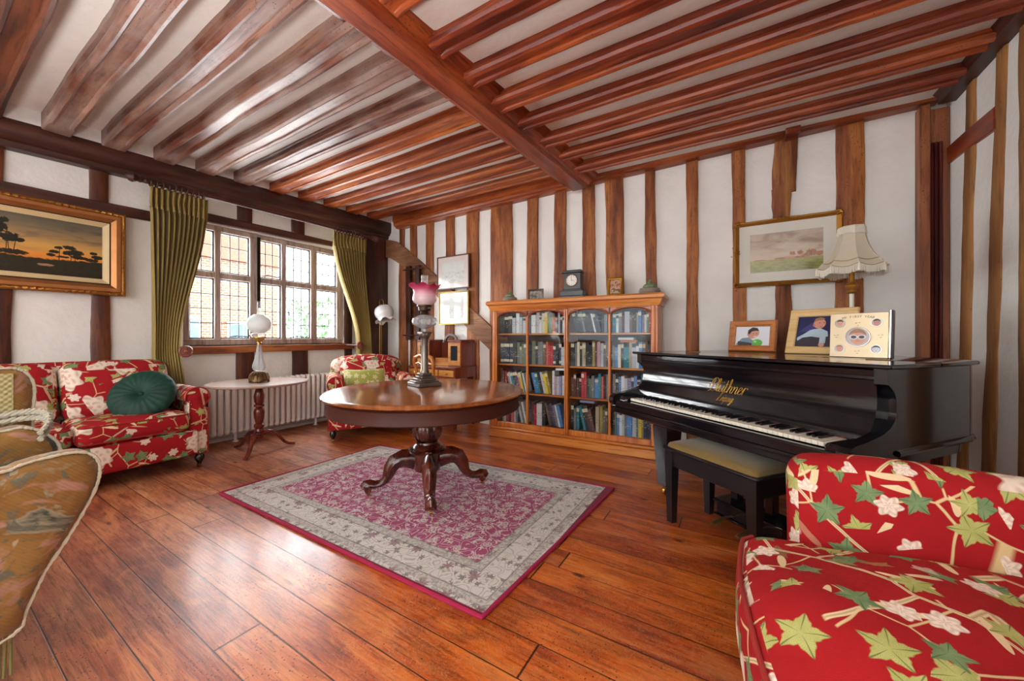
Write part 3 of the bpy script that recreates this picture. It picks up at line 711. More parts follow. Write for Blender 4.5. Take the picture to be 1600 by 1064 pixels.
def pink_mat():
    m = M('cranberry_glass'); x, y, z = m.xyz(m.coord()); c = m.ramp((z-.62)*6.5, [(0.0, '#f6ecee'), (.55, '#f0cdd8'), (.85, '#d8648c'), (1.0, '#c23a68')])
    tr = m.t.nodes.new('ShaderNodeBsdfTransparent'); pr = m.t.nodes.new('ShaderNodeBsdfPrincipled'); m.t.links.new(c.k, pr.inputs[0]); m.t.links.new(c.k, tr.inputs[0]); pr.inputs['Roughness'].default_value = .12
    mx = m.t.nodes.new('ShaderNodeMixShader'); mx.inputs[0].default_value = .62
    m.t.links.new(tr.outputs[0], mx.inputs[1]); m.t.links.new(pr.outputs[0], mx.inputs[2]); m.t.links.new(mx.outputs[0], m.out.inputs[0]); return m.mat
PEWTER = plain('aged_pewter', '#776e66', .3, .75, var=.3)
L = thing('oil_lamp', 'tall column oil lamp with pink frilled glass shade on the round table', 'lamp', (-2.10, 2.14, .7535), math.radians(-18))
b = MB()
for s0, z0, z1 in ((.098, 0, .03), (.085, .03, .042), (.068, .042, .06), (.055, .06, .078), (.045, .078, .10)): b.bbox(-s0, s0, -s0, s0, z0, z1, .005)
b.build('base', PEWTER, L)
b = MB(); b.lathe([(.034, .10), (.034, .115), (.028, .125), (.027, .36), (.03, .37), (.042, .385), (.046, .40), (.046, .408)], 20, lobes=10, lob=.03); b.bbox(-.042, .042, -.042, .042, .405, .42, .003)
b.build('column', PEWTER, L)
b = MB(); b.lathe([(.015, .42), (.018, .44), (.05, .455), (.085, .475), (.094, .50), (.085, .525), (.05, .545), (.028, .552)], 48, lobes=12, lob=.05); b.build('glass_reservoir', CUT, L)
b = MB(); b.lathe([(.03, .548), (.036, .56), (.028, .575), (.045, .585), (.048, .60), (.05, .612), (.058, .618), (.058, .628), (.0, .63)], 24); b.tube([(.04, 0, .60), (.085, 0, .60)], .004, 6); b.lathe([(0, -.004), (.014, -.004), (.014, .004), (0, .004)], 10, (.09, 0, .60)); b.build('burner', BRONZE, L)
b = MB()
def shade(u, v):
    a = 2*PI*u; z = .628+.155*v; R_ = (.055, .085, .093, .09, .085, .086, .10, .118)
    k = v*7; i = min(int(k), 6); r = R_[i]*(1-(k-i))+R_[i+1]*(k-i); fr = max(0, v-.75)/.25
    return Vector(((r*(1+.10*fr*math.cos(8*a)))*math.cos(a), (r*(1+.10*fr*math.cos(8*a)))*math.sin(a), z+.010*fr*math.sin(8*a)))
b.grid(shade, 64, 16, closeu=True); b.build('glass_shade', pink_mat(), L)
b = MB(); b.lathe([(.028, .63), (.032, .70), (.026, .77), (.026, .86)], 20); bmesh.ops.delete(b.bm, geom=[f for f in b.bm.faces if len(f.verts) > 4], context='FACES'); b.build('glass_chimney', CLEAR, L)

# tripod side table
W = thing('tripod_side_table', 'oval topped tripod table of dark red wood in front of the radiator', 'table', (-4.08, 1.87, 0), math.radians(-30))
b = MB(); b.lathe([(0, .665), (.41, .665), (.43, .672), (.432, .680), (.424, .688), (0, .688)], 64); b.build('tabletop', plain('pale_polished_top', '#a08476', .3, coat=.6, var=.2), W)
b = MB(); b.bbox(-.16, .16, -.12, .12, .645, .665, .004); b.lathe([(.028, .18), (.04, .20), (.03, .225), (.045, .245), (.045, .265), (.03, .275), (.035, .30), (.044, .34), (.047, .39), (.04, .42), (.025, .435), (.045, .445), (.045, .46), (.028, .468), (.04, .49), (.046, .55), (.034, .60), (.028, .62), (.05, .632), (.05, .645)], 24)
b.lathe([(0, .12), (.03, .125), (.04, .15), (.04, .20), (.03, .21)], 20); b.build('column', MAHOGX, W)
for k in range(3):
    b = MB(); P = [(.02, .17, .032), (.07, .185, .028), (.12, .175, .024), (.16, .14, .022), (.19, .095, .02), (.22, .055, .019), (.255, .03, .018), (.29, .022, .018), (.315, .017, .0165)]
    b.tube([(p[0], 0, p[1]) for p in P], [p[2] for p in P], 10, flat=.8, up=(0, 1, 0)); L = b.build('leg', MAHOGX, W)
    L.rotation_euler.z = math.radians((-15, 105, 225)[k]+30-30)
# globe lamp
L = thing('globe_oil_lamp', 'clear glass oil lamp with frosted round globe on the tripod table', 'lamp', (-4.08, 1.87, .688), math.radians(10))
b = MB(); b.lathe([(.0, .008), (.088, .01), (.088, .03), (.082, .05), (.07, .075), (.05, .095), (.02, .104), (0, .106)], 32)
for k in range(4): a = PI/4+k*PI/2; b.bbox(.078*math.cos(a)-.01, .078*math.cos(a)+.01, .078*math.sin(a)-.01, .078*math.sin(a)+.01, 0, .02, .003)
for k in range(16): a = 2*PI*k/16; b.tube([(.089*math.cos(a), .089*math.sin(a), .03), (.074*math.cos(a), .074*math.sin(a), .078), (.045*math.cos(a), .045*math.sin(a), .1)], .005, 5)
b.build('pierced_base', plain('old_brass', '#6b5236', .4, .8), L)
b = MB(); b.lathe([(.018, .105), (.045, .115), (.056, .14), (.054, .17), (.040, .22), (.028, .28), (.02, .34), (.017, .37)], 24, lobes=8, lob=.05); b.build('glass_stem', CUT, L)
b = MB(); b.lathe([(.02, .368), (.02, .39), (.012, .395), (.03, .41), (.055, .435), (.062, .44), (.062, .446), (0, .448)], 24); b.build('burner', BRASS, L)
b = MB(); b.lathe([(.058, .446), (.068, .455), (.066, .475), (.05, .485)], 24); b.build('gallery', CLEAR, L)
b = MB(); b.lathe([(.050, .485)]+[(.108*math.cos(a), .575+.095*math.sin(a)) for a in [-.95+i*.19 for i in range(11)]]+[(.045, .668)], 32); b.build('glass_globe', FROST, L)
b = MB(); b.lathe([(.022, .46), (.024, .6), (.018, .7), (.017, .80)], 16); bmesh.ops.delete(b.bm, geom=[f for f in b.bm.faces if len(f.verts) > 4], context='FACES'); b.build('glass_chimney', CLEAR, L)

# ---------------------------------------------------------------- radiator
RD = thing('radiator', 'long white column radiator under the leaded window', 'radiator', (-4.68, 2.36, 0))
ivory = plain('ivory_enamel', '#f2efea', .35, coat=.2, var=.05); CREAMY = plain('cream_pipe', '#c4b8ac', .4, var=.05)
r0 = MB(); 
r0.bbox(-.05, .05, -.028, .028, .61, .665, .02); r0.bbox(-.05, .05, -.028, .028, .09, .145, .02)
for x in (-.03, .03): r0.tube([(x, 0, .11), (x, 0, .64)], .0235, 10)
c0 = r0.build('column', ivory, RD); c0.location.y = -.66
for k in range(1, 22):
    c = c0.copy(); col.objects.link(c); c.parent = RD; c.location.y = -.66+k*.0625
b = MB(); b.tube([(0, -.78, .13), (0, -.66, .13)], .013, 8); b.tube([(0, -.78, .02), (0, -.78, .17)], .014, 8); b.lathe([(0, 0), (.02, 0), (.022, .03), (.016, .045), (0, .046)], 12, (0, -.78, .16)); b.build('valve', CREAMY, RD)
for y in (-.45, .45):
    b = MB(); b.lathe([(.028, 0), (.03, .006), (.014, .02), (.014, .09), (.02, .1)], 12, (0, y, 0)); b.build('foot', ivory, RD)
b = MB(); b.tube([(-4.76, -1.2, .045), (-4.76, 3.58, .035)], .016, 8); b.tube([(-4.76, 1.55, .085), (-4.76, 3.58, .078)], .013, 8); tag(b.build('heating_pipe', CREAMY), 'cream heating pipes running along the foot of the window wall', 'pipe')

# ---------------------------------------------------------------- curtains
def velvet(name, c1, c2, c3):
    m = M(name); x, y, z = m.xyz(m.coord()); n = m.noise(m.coord(), 3, 3); c = m.mix(n, c1, c2)
    f = m.noise(m.coord(scale=(60, 60, 3)), 1.0, 2); c = m.mix(f*.5, c, c3); return m.bsdf(c, .75, 0, .2, m.bump(f, .1, .004), sheen=.3)
OLIVE = velvet('olive_gold_velvet', '#a8904a', '#8f7a3e', '#57492c')
def curtain(name, label, y0, y1, zt, zw, yw0, yw1, zb, yb0, yb1, side):
    C = thing(name, label, 'curtain', (0, 0, 0), 0, 'window curtains')
    b = MB(); nf = 11
    def fn(u, v):
        z = zt+(zb-zt)*v; vz = (zt-zw)/(zt-zb)
        if v < vz:
            t = v/vz; e = t*t*(3-2*t); e = e**1.3; a = y0+(yw0-y0)*e; c = y1+(yw1-y1)*e
        else:
            t = (v-vz)/(1-vz); e = math.sin(t*PI/2); a = yw0+(yb0-yw0)*e; c = yw1+(yb1-yw1)*e
        y = a+(c-a)*u; w = (c-a)/nf; amp = .045 if v > .06 else .02
        ph = 2*PI*nf*u+.6*math.sin(3*u*PI+v*1.5); pin = math.exp(-((v-.055)/.02)**2)
        x = -4.53+amp*math.sin(ph)*(1-.6*pin)+.02*math.sin(5*v+u*4)*(v > .1)+ .012*math.sin(2*ph+1)
        return Vector((x, y+.012*math.sin(ph*1.0+1.2)*(1-v*.3)+.008*pin*math.sin(ph*3), z))
    b.grid(fn, 176, 46); o = b.build('drape', OLIVE, C, angle=80)
    b = MB()
    for k in range(nf):
        u = (k+.35)/nf; p = fn(u, .045); b.tube([fn(u-.01, .0)+Vector((.012, 0, 0)), p+Vector((.014, 0, 0)), fn(u+.008, .085)+Vector((.014, 0, 0))], [.012, .006, .012], 6)
    b.build('pinch_pleats', OLIVE, C)
    return C
curtain('curtain', 'olive gold curtain tied back beside the sunset painting', 1.175, 1.60, 2.50, 1.0, 1.20, 1.385, .12, 1.21, 1.46, 0)
curtain('curtain', 'olive gold curtain tied back beside the dark corner post', 2.945, 3.45, 2.525, 1.02, 3.33, 3.52, .12, 3.32, 3.56, 1)
RW = wood('curtain_pole_wood', '#1d0b08', '#44201a', '#6b3a2c', 'y', .5, 1, coat=.0, bump=.1)
CP = thing('curtain_pole', 'dark wooden curtain pole with turned finials and rings above the window', 'curtain pole', (-4.48, 0, 0))
tl = Matrix.Rotation(-PI/2, 3, 'X')
b = MB(); b.tube([(0, 1.14, 2.515), (0, 3.50, 2.545)], .016, 10); b.build('pole', RW, CP)
for y, z, s_ in ((1.15, 2.515, -1), (3.49, 2.545, 1)):
    b = MB(); b.lathe([(.0, 0), (.022, 0), (.026, .012), (.018, .02), (.014, .028), (.028, .038), (.03, .05), (.018, .058), (.034, .075), (.042, .095), (.034, .118), (.012, .135), (.0, .142)], 16, (0, y, z), tilt=Matrix.Rotation(-s_*PI/2, 3, 'X')); b.build('finial', RW, CP)
ys = [1.17+k*.043 for k in range(10)]+[2.96+k*.045 for k in range(11)]
for y in ys:
    b = MB(); zc = 2.515+(y-1.14)*.0127-.008; b.tube([(.028*math.cos(a), y, zc+.028*math.sin(a)) for a in [2*PI*i/14 for i in range(14)]], .0055, 6, close=True); b.build('curtain_ring', RW, CP)
for y in (1.32, 3.40):
    b = MB(); b.tube([(-.31, y, 2.50), (0, y, 2.51)], .012, 8); b.build('bracket', RW, CP)
for y, z, lb in ((1.405, .998, 'round turned wooden holdback at the curtain near the red sofa'), (3.29, 1.02, 'round turned wooden holdback at the curtain near the corner armchair')):
    Hb = thing('curtain_holdback', lb, 'curtain holdback', (-4.80, y, z), 0, 'curtain holdbacks')
    tr_ = Matrix.Rotation(PI/2, 3, 'Y')
    b = MB(); b.lathe([(.025, 0), (.028, .01), (.014, .02), (.012, .36)], 12, tilt=tr_); b.build('stem', RW, Hb)
    b = MB(); b.lathe([(.0, .355), (.05, .36), (.056, .372), (.048, .384), (.036, .38), (.032, .386), (.02, .384), (.014, .392), (0, .394)], 24, tilt=tr_); b.build('disc', wood('turned_disc', '#3a1512', '#6a342a', '#8e5546', 'z', .35, 1, bump=.1), Hb)
# ================================================================== UPHOLSTERY
EBONY = plain('ebonised_leg', '#1b1413', .3, coat=.4)
def turned_leg(parent, x, y, top, mat=None):
    b = MB(); b.lathe([(.034, top), (.036, top-.012), (.026, top-.02), (.034, top-.04), (.034, top-.06), (.022, top-.085), (.014, top-.095), (.018, top-.1), (.012, .03)], 16, (x, y, 0)); L = b.build('leg', mat or EBONY, parent)
    b = MB(); b.tube([(x-.006, y-.012, .017), (x-.006, y+.012, .017)], .017, 12); b.lathe([(.009, .02), (.011, .035), (.009, .042)], 10, (x, y, 0)); b.build('caster', BRASS, L)
def arm_mesh(x0, x1, y, side, w, z0, ztop, r, flare=.03, n=10, backrise=0.0):
    """scroll arm running from x0 (back) to x1 (front); y = inner face, side = +1/-1 outwards"""
    b = MB(); cz = ztop-r; prof = []
    ri = [(0, z0), (0, cz-.04)]
    arcp = [(r*.62-r*math.cos(a)*1.0+.0, cz+r*math.sin(a)) for a in [(-.25+i*(PI+.75)/16) for i in range(17)]]
    outer = [(r*.62+r*.45, cz-r*.95), (w*.72, cz-r*1.2), (w*.70, z0)]
    prof = ri+arcp+outer
    fr = []
    ks = [0, .012, .03, .06]
    def ring(x, inset, rise=0):
        cx, czz = w*.42, (z0+cz)/2
        return [b.bm.verts.new(Vector((x, y+side*(p[0]+(cx-p[0])*inset), p[1]+(0 if p[1] < z0+.01 else 1)*(-inset*(p[1]-czz)*.8+rise)))) for p in prof]
    rows = [ring(x0, 0, backrise)]+[ring(x0+(x1-.03-x0)*i/n, 0, backrise*(1-i/n)+.006*noise.noise((i*.6, y*3, 1))) for i in range(1, n+1)]+[ring(x1-.012, .02), ring(x1-.003, .07), ring(x1+.003, .16)]
    for p, q in zip(rows, rows[1:]):
        for k in range(len(p)): b.face([p[k], p[(k+1) % len(p)], q[(k+1) % len(p)], q[k]])
    b.face(rows[0]); b.face(rows[-1][::-1]); return b, prof, w
def armchair(name, label, cat, loc, rotz, W, D, n=1, seat=.50, back=.90, armtop=.69, aw=.17, armfront=.06, cush_over=.0, fab=None, legs=True, cushion_puff=.02, backlean=.16, group=None, archback=.0):
    """local frame: the front edge at x = 0, the back towards -x, width along y"""
    fab = fab or FLORAL; T = thing(name, label, cat, loc, rotz, group); iy = W/2-aw
    b = MB(); b.soft((-D/2+.02, 0, .235), (D-.06, W-2*aw+.10, .22), .03, (0.008, 0, 0)); b.build('base', fab, T, angle=60)
    bk = MB()
    def warp(p):
        t = (p.z+.35)/.7; x = p.x-backlean*max(0, t)
        if archback: x = x; 
        z = p.z-(archback*(abs(p.y)/(W/2))**3 if p.z > .1 else 0)
        return (x, p.y, z)
    bh = back-.13
    bk.soft((-D+.20, 0, .13+bh/2), (.17, W-aw*.9, bh), .08, (.02, 0, .01), n=12, warp=warp); bk.build('backrest', fab, T, angle=60)
    cw = (2*iy)/n
    for k in range(n):
        yc = -iy+cw*(k+.5); ext = cush_over if cush_over else 0
        b = MB(); b.soft((-D*.36+.005, yc, seat-.075), (D*.70, cw-.006+(ext*0), .16), .05, (.012, .006, cushion_puff), n=12)
        c = b.build('seat_cushion', fab, T, angle=60)
        b = MB(); x0, x1 = -D*.71+.02, -.012+.004; y0, y1 = yc-cw/2+.02, yc+cw/2-.02
        for z in (seat-.014, seat-.135): b.tube([(x0, y0, z), (x1-.02, y0, z), (x1, y0+.02, z), (x1+.004, yc, z), (x1, y1-.02, z), (x1-.02, y1, z), (x0, y1, z)], .006, 6)
        b.build('piping', PIPING, c)
        b = MB()
        def wp(p):
            t = (p.z+.2)/.4; return (p.x-backlean*.75*t-.03*max(0, t-.6)*4*.3, p.y, p.z-(archback*.8*(abs(p.y)/(cw/2))**3 if p.z > .05 else 0))
        b.soft((-D+.335, yc, seat+(back-seat)*.49), (.17, cw-.01, back-seat+.02), .075, (.045, .0, .012), n=12, warp=wp); b.build('back_cushion', fab, T, angle=60)
    for s_ in (-1, 1):
        b, prof, w = arm_mesh(-D+.10, -armfront, s_*iy, s_, aw, .13, armtop, .085); a = b.build('arm', fab, T, angle=50)
        b = MB(); b.tube([(-armfront+.002, s_*(iy+p[0]), p[1]) for p in prof], .0055, 6); b.build('piping', PIPING, a)
    if legs:
        for x in (-armfront-.04, -D+.12):
            for s_ in (-1, 1): turned_leg(T, x, s_*(W/2-.10), .135)
    return T
armchair('sofa', 'red floral two-seat sofa against the wall below the sunset painting', 'sofa', (-3.93, .64, 0), 0, 1.66, .80, n=2, back=.92, armtop=.70, aw=.18, armfront=.05)
armchair('armchair', 'red floral armchair in the far corner beside the radiator, holding the green cushion', 'armchair', (-3.47, 2.76, 0), math.radians(-32), 1.03, .84, back=.90, armtop=.70, aw=.18, armfront=.03, archback=.10, seat=.47)
# foreground armchair, seen from close by
A = thing('armchair', 'large red floral armchair in the foreground beside the piano', 'armchair', (.02, 1.18, 0), math.radians(184))
b = MB(); b.soft((-.50, .0, .17), (.90, .90, .30), .04); b.build('base', FLORAL_BIG, A, angle=60)
b = MB()
def wseat(p): return (p.x+.035*(1-(p.y/.36)**2), p.y, p.z-.035*max(0, (p.x-.15)/.3)**1.5+.010*math.sin(p.y*9+p.x*5)+.022*noise.noise((p.x*4, p.y*4, 2))-.008*abs(noise.noise((p.x*5+p.y*5, p.y*2-p.x*2, 7)))**.6)
b.soft((-.36, -.0, .375), (.70, .70, .23), .07, (.0, 0, .045), n=28, warp=wseat); c = b.build('seat_cushion', FLORAL_BIG, A, angle=70)
b = MB()
pp = [wseat(Vector((.335 if abs(y) < .335 else .31, y, .088-.004)))for y in [-.345+i*.69/20 for i in range(21)]]
b.tube([(p[0]-.36+.004, p[1], p[2]+.375+.012) for p in pp], .0065, 8); b.build('piping', PIPING, c)
for s_, xf, yo in ((-1, -.16, .44), (1, -.32, .40)):
    # arm: broad linen-covered slab with a round front and rolled top; the nearer one sits further back
    b = MB()
    def warm(p, s_=s_): return (p.x, p.y+s_*.05*((p.z+.28)/.56)**2+.012*noise.noise((p.x*5, p.z*5, s_*3)), p.z+.012*noise.noise((p.x*3, 1, s_)))
    b.soft((xf-.42, s_*yo, .40), (.84, .17, .62), .075, (0, .012, .012), n=24, warp=warm); a = b.build('arm', FLORAL_BIG, A, angle=70)
b = MB(); b.soft((-1.0, 0, .50), (.22, 1.04, .74), .09, (.03, 0, .02), n=12); b.build('backrest', FLORAL_BIG, A, angle=60)
for x in (-.16, -1.0):
    for y in (-.42, .42): turned_leg(A, x, y, .10)
# cushions
b = MB()
def gc(p):
    r = math.hypot(p.x, p.y)/.215; a = math.atan2(p.y, p.x)
    return p
R_ = 0.215
def cush(u, v):
    a = 2*PI*u; t = v*PI; r = R_*math.sin(t)**.62 if 0 < v < 1 else 0; z = .068*math.copysign(abs(math.cos(t))**.8, math.cos(t))
    dim = math.exp(-(r/.045)**2); z *= (1-.75*dim); z += .004*math.cos(a*22)*math.sin(t)*(1 if r > .04 else 0)*math.copysign(1, z+1e-9)
    return Vector((r*math.cos(a), r*math.sin(a), z))
b.grid(cush, 88, 28, closeu=True); b.lathe([(0, .028), (.016, .028), (.016, .034), (0, .038)], 14)
def green_velvet():
    m = M('bottle_green_velvet'); n = m.noise(m.coord(), 9, 3); c = m.mix(n, '#0b3f32', '#072a21'); return m.bsdf(c, .6, 0, .3, None, sheen=.05)
o = b.build('round_cushion', green_velvet(), angle=80); o.location = (-4.19, 1.05, .655); o.rotation_euler = (math.radians(18), math.radians(58), math.radians(-16)); tag(o, 'round pleated bottle green velvet cushion on the red sofa', 'cushion')
b = MB(); b.soft((0, 0, 0), (.12, .46, .27), .055, (.03, .0, -.015), n=14, warp=lambda p: (p.x*(1-.5*(abs(p.y)/.23)**3), p.y*(1+.06*(abs(p.z)/.13)**2), p.z*(1+.12*(abs(p.y)/.23)**3)))
m = M('lime_damask'); lx, ly, g, q = cellpat(m, m.coord('UV'), 9, 3.0); r, th, mk = flower(m, lx, ly, .3, 5); cc = m.mix(mk, m.mix(m.noise(m.coord(), 5, 2), '#8f9a3a', '#b8bb62'), '#d8d6a0')
o = b.build('cushion', m.bsdf(cc, .7, sheen=.2)); o.location = (-3.87, 2.94, .615); o.rotation_euler = (0, math.radians(-22), math.radians(-32)); tag(o, 'lime green damask cushion on the corner armchair', 'cushion')

# ---------------------------------------------------------------- tapestry sofa with roped drop arms, at the left edge
K = thing('knole_sofa', 'gold tapestry sofa with roped high arms and pale fringe at the near left', 'sofa', (-2.0, .1, 0))
FR = plain('cream_fringe', '#b9b09a', .9, var=.3, sc=60); ROPE = plain('cream_rope', '#9c9787', .85, var=.3, sc=50)
def panel(name, pts, th, xo, lean=(0, 0)):
    """padded slab in the y-z plane; outline pts (y, z), thickness th; domed face towards +x"""
    b = MB(); n = len(pts); cy = sum(p[0] for p in pts)/n; cz = sum(p[1] for p in pts)/n
    zb = min(p[1] for p in pts)
    rows = []
    for k, (ins, dx) in enumerate(((.30, .015), (.12, .008), (.03, -.008), (0, -.03), (0, -th+.03), (.04, -th+.005), (.15, -th))):
        rows.append([b.bm.verts.new(Vector((xo+dx+lean[0]*(z0-zb), y0, z0))) for y0, z0 in [((y-cy)*(1-ins)+cy, (z-cz)*(1-ins)+cz) for y, z in pts]])
    for p, q in zip(rows, rows[1:]):
        for i in range(n): b.face([p[i], p[(i+1) % n], q[(i+1) % n], q[i]])
    b.face(rows[0]); b.face(rows[-1][::-1])
    o = b.build(name, TAPESTRY, K, angle=70)
    b = MB(); rnd = random.Random(len(pts))
    dense = []
    for i in range(n):
        a_, c_ = pts[i], pts[(i+1) % n]
        for t in range(4): dense.append((a_[0]+(c_[0]-a_[0])*t/4, a_[1]+(c_[1]-a_[1])*t/4))
    b.tube([(xo-.004+lean[0]*(z-zb), y, z) for y, z in dense], [rnd.uniform(.003, .0062) for _ in dense], 6, close=True); b.build('fringe_trim', FR, o)
    return o
def smooth_pts(P, k=3):
    out = []
    n = len(P)
    for i in range(n):
        p0, p1, p2, p3 = P[i-1], P[i], P[(i+1) % n], P[(i+2) % n]
        for j in range(k):
            t = j/k; out.append(tuple(.5*((2*p1[a])+(-p0[a]+p2[a])*t+(2*p0[a]-5*p1[a]+4*p2[a]-p3[a])*t*t+(-p0[a]+3*p1[a]-3*p2[a]+p3[a])*t**3) for a in (0, 1)))
    return out
ox, oy = -2.0, .1
A1 = [(-.30, .70), (-.05, .735), (.15, .730), (.192, .741), (.24, .750), (.307, .752), (.345, .731), (.360, .688), (.352, .625), (.323, .55), (.281, .464), (.242, .392), (.206, .294), (.180, .235), (.0, .20), (-.30, .20)]
panel('arm', smooth_pts([(y-oy, z) for y, z in A1]), .11, .14+.0, (0, 0))
B1 = [(-.15, .60), (-.10, .79), (.05, .81), (.182, .812), (.222, .817), (.263, .799), (.303, .750), (.309, .698), (.290, .62), (.15, .58)]
panel('side_bolster', smooth_pts([(y-oy, z) for y, z in B1]), .12, -.12)
C1 = [(-.15, .70), (-.12, .98), (.05, 1.01), (.199, 1.014), (.232, 1.012), (.258, .993), (.276, .945), (.273, .849), (.255, .72), (.1, .68)]
panel('back_corner', smooth_pts([(y-oy, z) for y, z in C1]), .12, -.33)
b = MB(); m = M('woven_braid'); x, y, z = m.xyz(m.coord()); wv = ((y*330).sin()*(z*330).sin())*.5+.5; cc = m.mix(wv, '#8f8556', '#c4bb8c')
b.prism([(-.322, .09, .70), (-.322, .125, .70), (-.322, .125, .995), (-.322, .09, .995)], (.010, 0, 0)); b.build('braid_band', m.bsdf(cc, .9, bump=m.bump(wv, .6, .004)), K)
b = MB(); b.soft((-.50, -.20, .30), (.95, .55, .34), .05, n=8); b.soft((-.50, -.55, .62), (1.0, .16, .75), .06, n=8); b.build('body', TAPESTRY, K)
b = MB()
for r_, ph, zz in ((.011, 0, .0), (.011, 1.7, .022)):
    for s_ in (0, PI):
        P = []
        for i in range(60):
            t = i/59; y = -.05+.235*math.sin(t*PI*.62+.15); x = -.34+.30*t; z = .79+.065*math.sin(t*PI*.9)+zz-.03*t
            P.append((x+.006*math.cos(t*60+s_), y+.006*math.sin(t*60+s_)*.6, z+.006*math.sin(t*60+s_)))
        b.tube(P, .0075, 6)
b.build('rope', ROPE, K)
b = MB(); rnd = random.Random(4)
for i in range(46):
    y = -.38+i*.0104; x = .02+rnd.uniform(-.006, .006); b.tube([(x, y, .24), (x+rnd.uniform(-.004, .004), y, .15), (x, y+rnd.uniform(-.004, .004), .055)], .0042, 5)
b.box(.008, .03, -.39, .10, .235, .262); b.build('bullion_fringe', plain('gold_green_fringe', '#8d8a56', .9, var=.4, sc=80), K)
for x, y in ((-.9, -.5), (-.04, -.2), (-.04, -.5)):
    b = MB(); b.bbox(x, x+.04, y, y+.04, 0, .14, .004); b.build('foot', EBONY, K)

# ================================================================== PICTURES
def ell(x, y, cx, cy, rx, ry): return (((x-cx)/rx).pow(2)+((y-cy)/ry).pow(2))
def uvfit(o0, u, w, h):
    o0, u = Vector(o0), Vector(u)
    return lambda co, no: ((co-o0).dot(u)/w, (co.z-o0.z)/h)
def frame_ring(b, w, h, prof):
    """moulding swept round a w x h rectangle in local x-z; prof = [(inwards, forwards)]; front faces -y"""
    rings = []
    for a, d in prof: rings.append([b.bm.verts.new(p) for p in ((a, -d, a), (w-a, -d, a), (w-a, -d, h-a), (a, -d, h-a))])
    n = len(rings)
    for i in range(n):
        p, q = rings[i], rings[(i+1) % n]
        for k in range(4): b.face([p[k], p[(k+1) % 4], q[(k+1) % 4], q[k]])
# sunset painting on the window wall
def sunset_mat():
    m = M('sunset_oil_painting'); x, y, _ = m.xyz(m.coord('UV')); uv = m.comb(x*2, y, 0.0)
    cl = m.noise(m.comb(x*3.2, y*7, 0.0), 1.0, 5, .6, .6)
    c = m.ramp(y+(cl-.5)*.22, [(.20, '#c46a22'), (.34, '#d98a35'), (.48, '#c99a52'), (.66, '#9c7d52'), (.85, '#6e6350'), (1, '#5a5446')])
    c = m.mix(cl.gt(.58, .12)*y.gt(.45, .2)*.6, c, '#4e4840')
    n1 = m.noise(uv, 14, 4, .65); n2 = m.noise(uv, 30, 3, .6); e = n1*.9+n2*.5-.7
    T_ = None
    for cx, cy, rx, ry in ((.42, .74, .05, .12), (.47, .58, .06, .09), (.44, .85, .035, .06), (.52, .55, .035, .04), (.71, .42, .035, .035), (.735, .50, .03, .03), (.69, .36, .03, .03), (.80, .52, .045, .045), (.83, .44, .065, .06), (.79, .42, .04, .04), (.85, .36, .06, .04), (.76, .34, .05, .025), (.945, .47, .03, .03), (.965, .40, .045, .045), (.93, .34, .05, .035), (.48, .34, .10, .05), (.20, .60, .12, .2)):
        q = (1.0-ell(x, y, cx, cy, rx, ry))*.5+e*1.3
        T_ = q if T_ is None else T_.max(q)
    tree = T_.gt(.12, .12)
    trunks = None
    for cx, y0, y1, k in ((.455, .30, .6, .05), (.47, .30, .58, -.08), (.49, .3, .55, .2), (.735, .25, .5, .06), (.805, .25, .5, .02), (.83, .25, .42, -.05), (.95, .25, .45, 0)):
        q = ((x-cx-(y-y0)*k*.3).abs().lt(.0025, .002))*y.gt(y0, .01)*y.lt(y1, .01); trunks = q if trunks is None else trunks.max(q)
    c = m.mix(tree.max(trunks), c, m.mix(n2, '#161410', '#2f2d20'))
    land = (y+(n1-.5)*.08+((x-.62).abs()*-.12)).lt(.27, .02)
    lc = m.mix(n1, '#14120d', '#3a3422'); pond = (1.0-ell(x, y, .66, .17, .06, .03)+e).gt(.45, .3); lc = m.mix(pond*.7, lc, '#b58a63'); lc = m.mix(y.lt(.09, .05)*.5, lc, '#2b1c12')
    c = m.mix(land, c, lc); return m.bsdf(c, .5, 0, .25, m.bump(n2, .15, .002))
P = thing('framed_painting', 'sunset landscape oil painting in an ornate gilt frame above the red sofa', 'painting', (-4.757, 1.07, 1.50), math.radians(90))
P.rotation_euler.z = math.radians(-90)+PI   # front faces +x
P.location = (-4.77, -.13, 1.498)
W_, H_ = 1.20, .73
b = MB(); frame_ring(b, W_, H_, [(0, -.0), (0, .045), (.012, .055), (.026, .05), (.034, .06), (.060, .058), (.078, .040), (.090, .032), (.094, -.0)]); b.build('frame', plain('copper_gilt', '#a46c3c', .38, .6, var=.25, sc=8), P, angle=25)
b = MB()
def rope_edge(b, w, h, ins, y, r, tw=90, n=300):
    per = []
    for i in range(n):
        t = i/n*(2*(w+h)); 
        if t < w: p = (t, 0)
        elif t < w+h: p = (w, t-w)
        elif t < 2*w+h: p = (2*w+h-t, h)
        else: p = (0, 2*w+2*h-t)
        q = (ins+p[0]*(w-2*ins)/w, ins+p[1]*(h-2*ins)/h); per.append((q[0], y+.003*math.sin(i*2.2), q[1]+.003*math.cos(i*2.2)))
    b.tube(per, [r*(1+.35*math.sin(i*1.9)) for i in range(n)], 6, close=True)
rope_edge(b, W_, H_, .016, -.052, .009); rope_edge(b, W_, H_, .007, -.038, .007); b.build('rope_moulding', GILT, P)
b = MB(); frame_ring(b, W_, H_, [(.092, 0), (.092, .034), (.10, .036), (.10, 0)]); b.build('dark_slip', plain('dark_slip', '#241b14', .5), P, smooth=False)
b = MB(); frame_ring(b, W_, H_, [(.100, 0), (.100, .036), (.128, .018), (.138, .014), (.138, 0)]); b.build('cream_slip', plain('cream_slip', '#cbb487', .6, var=.15, sc=4), P, smooth=False)
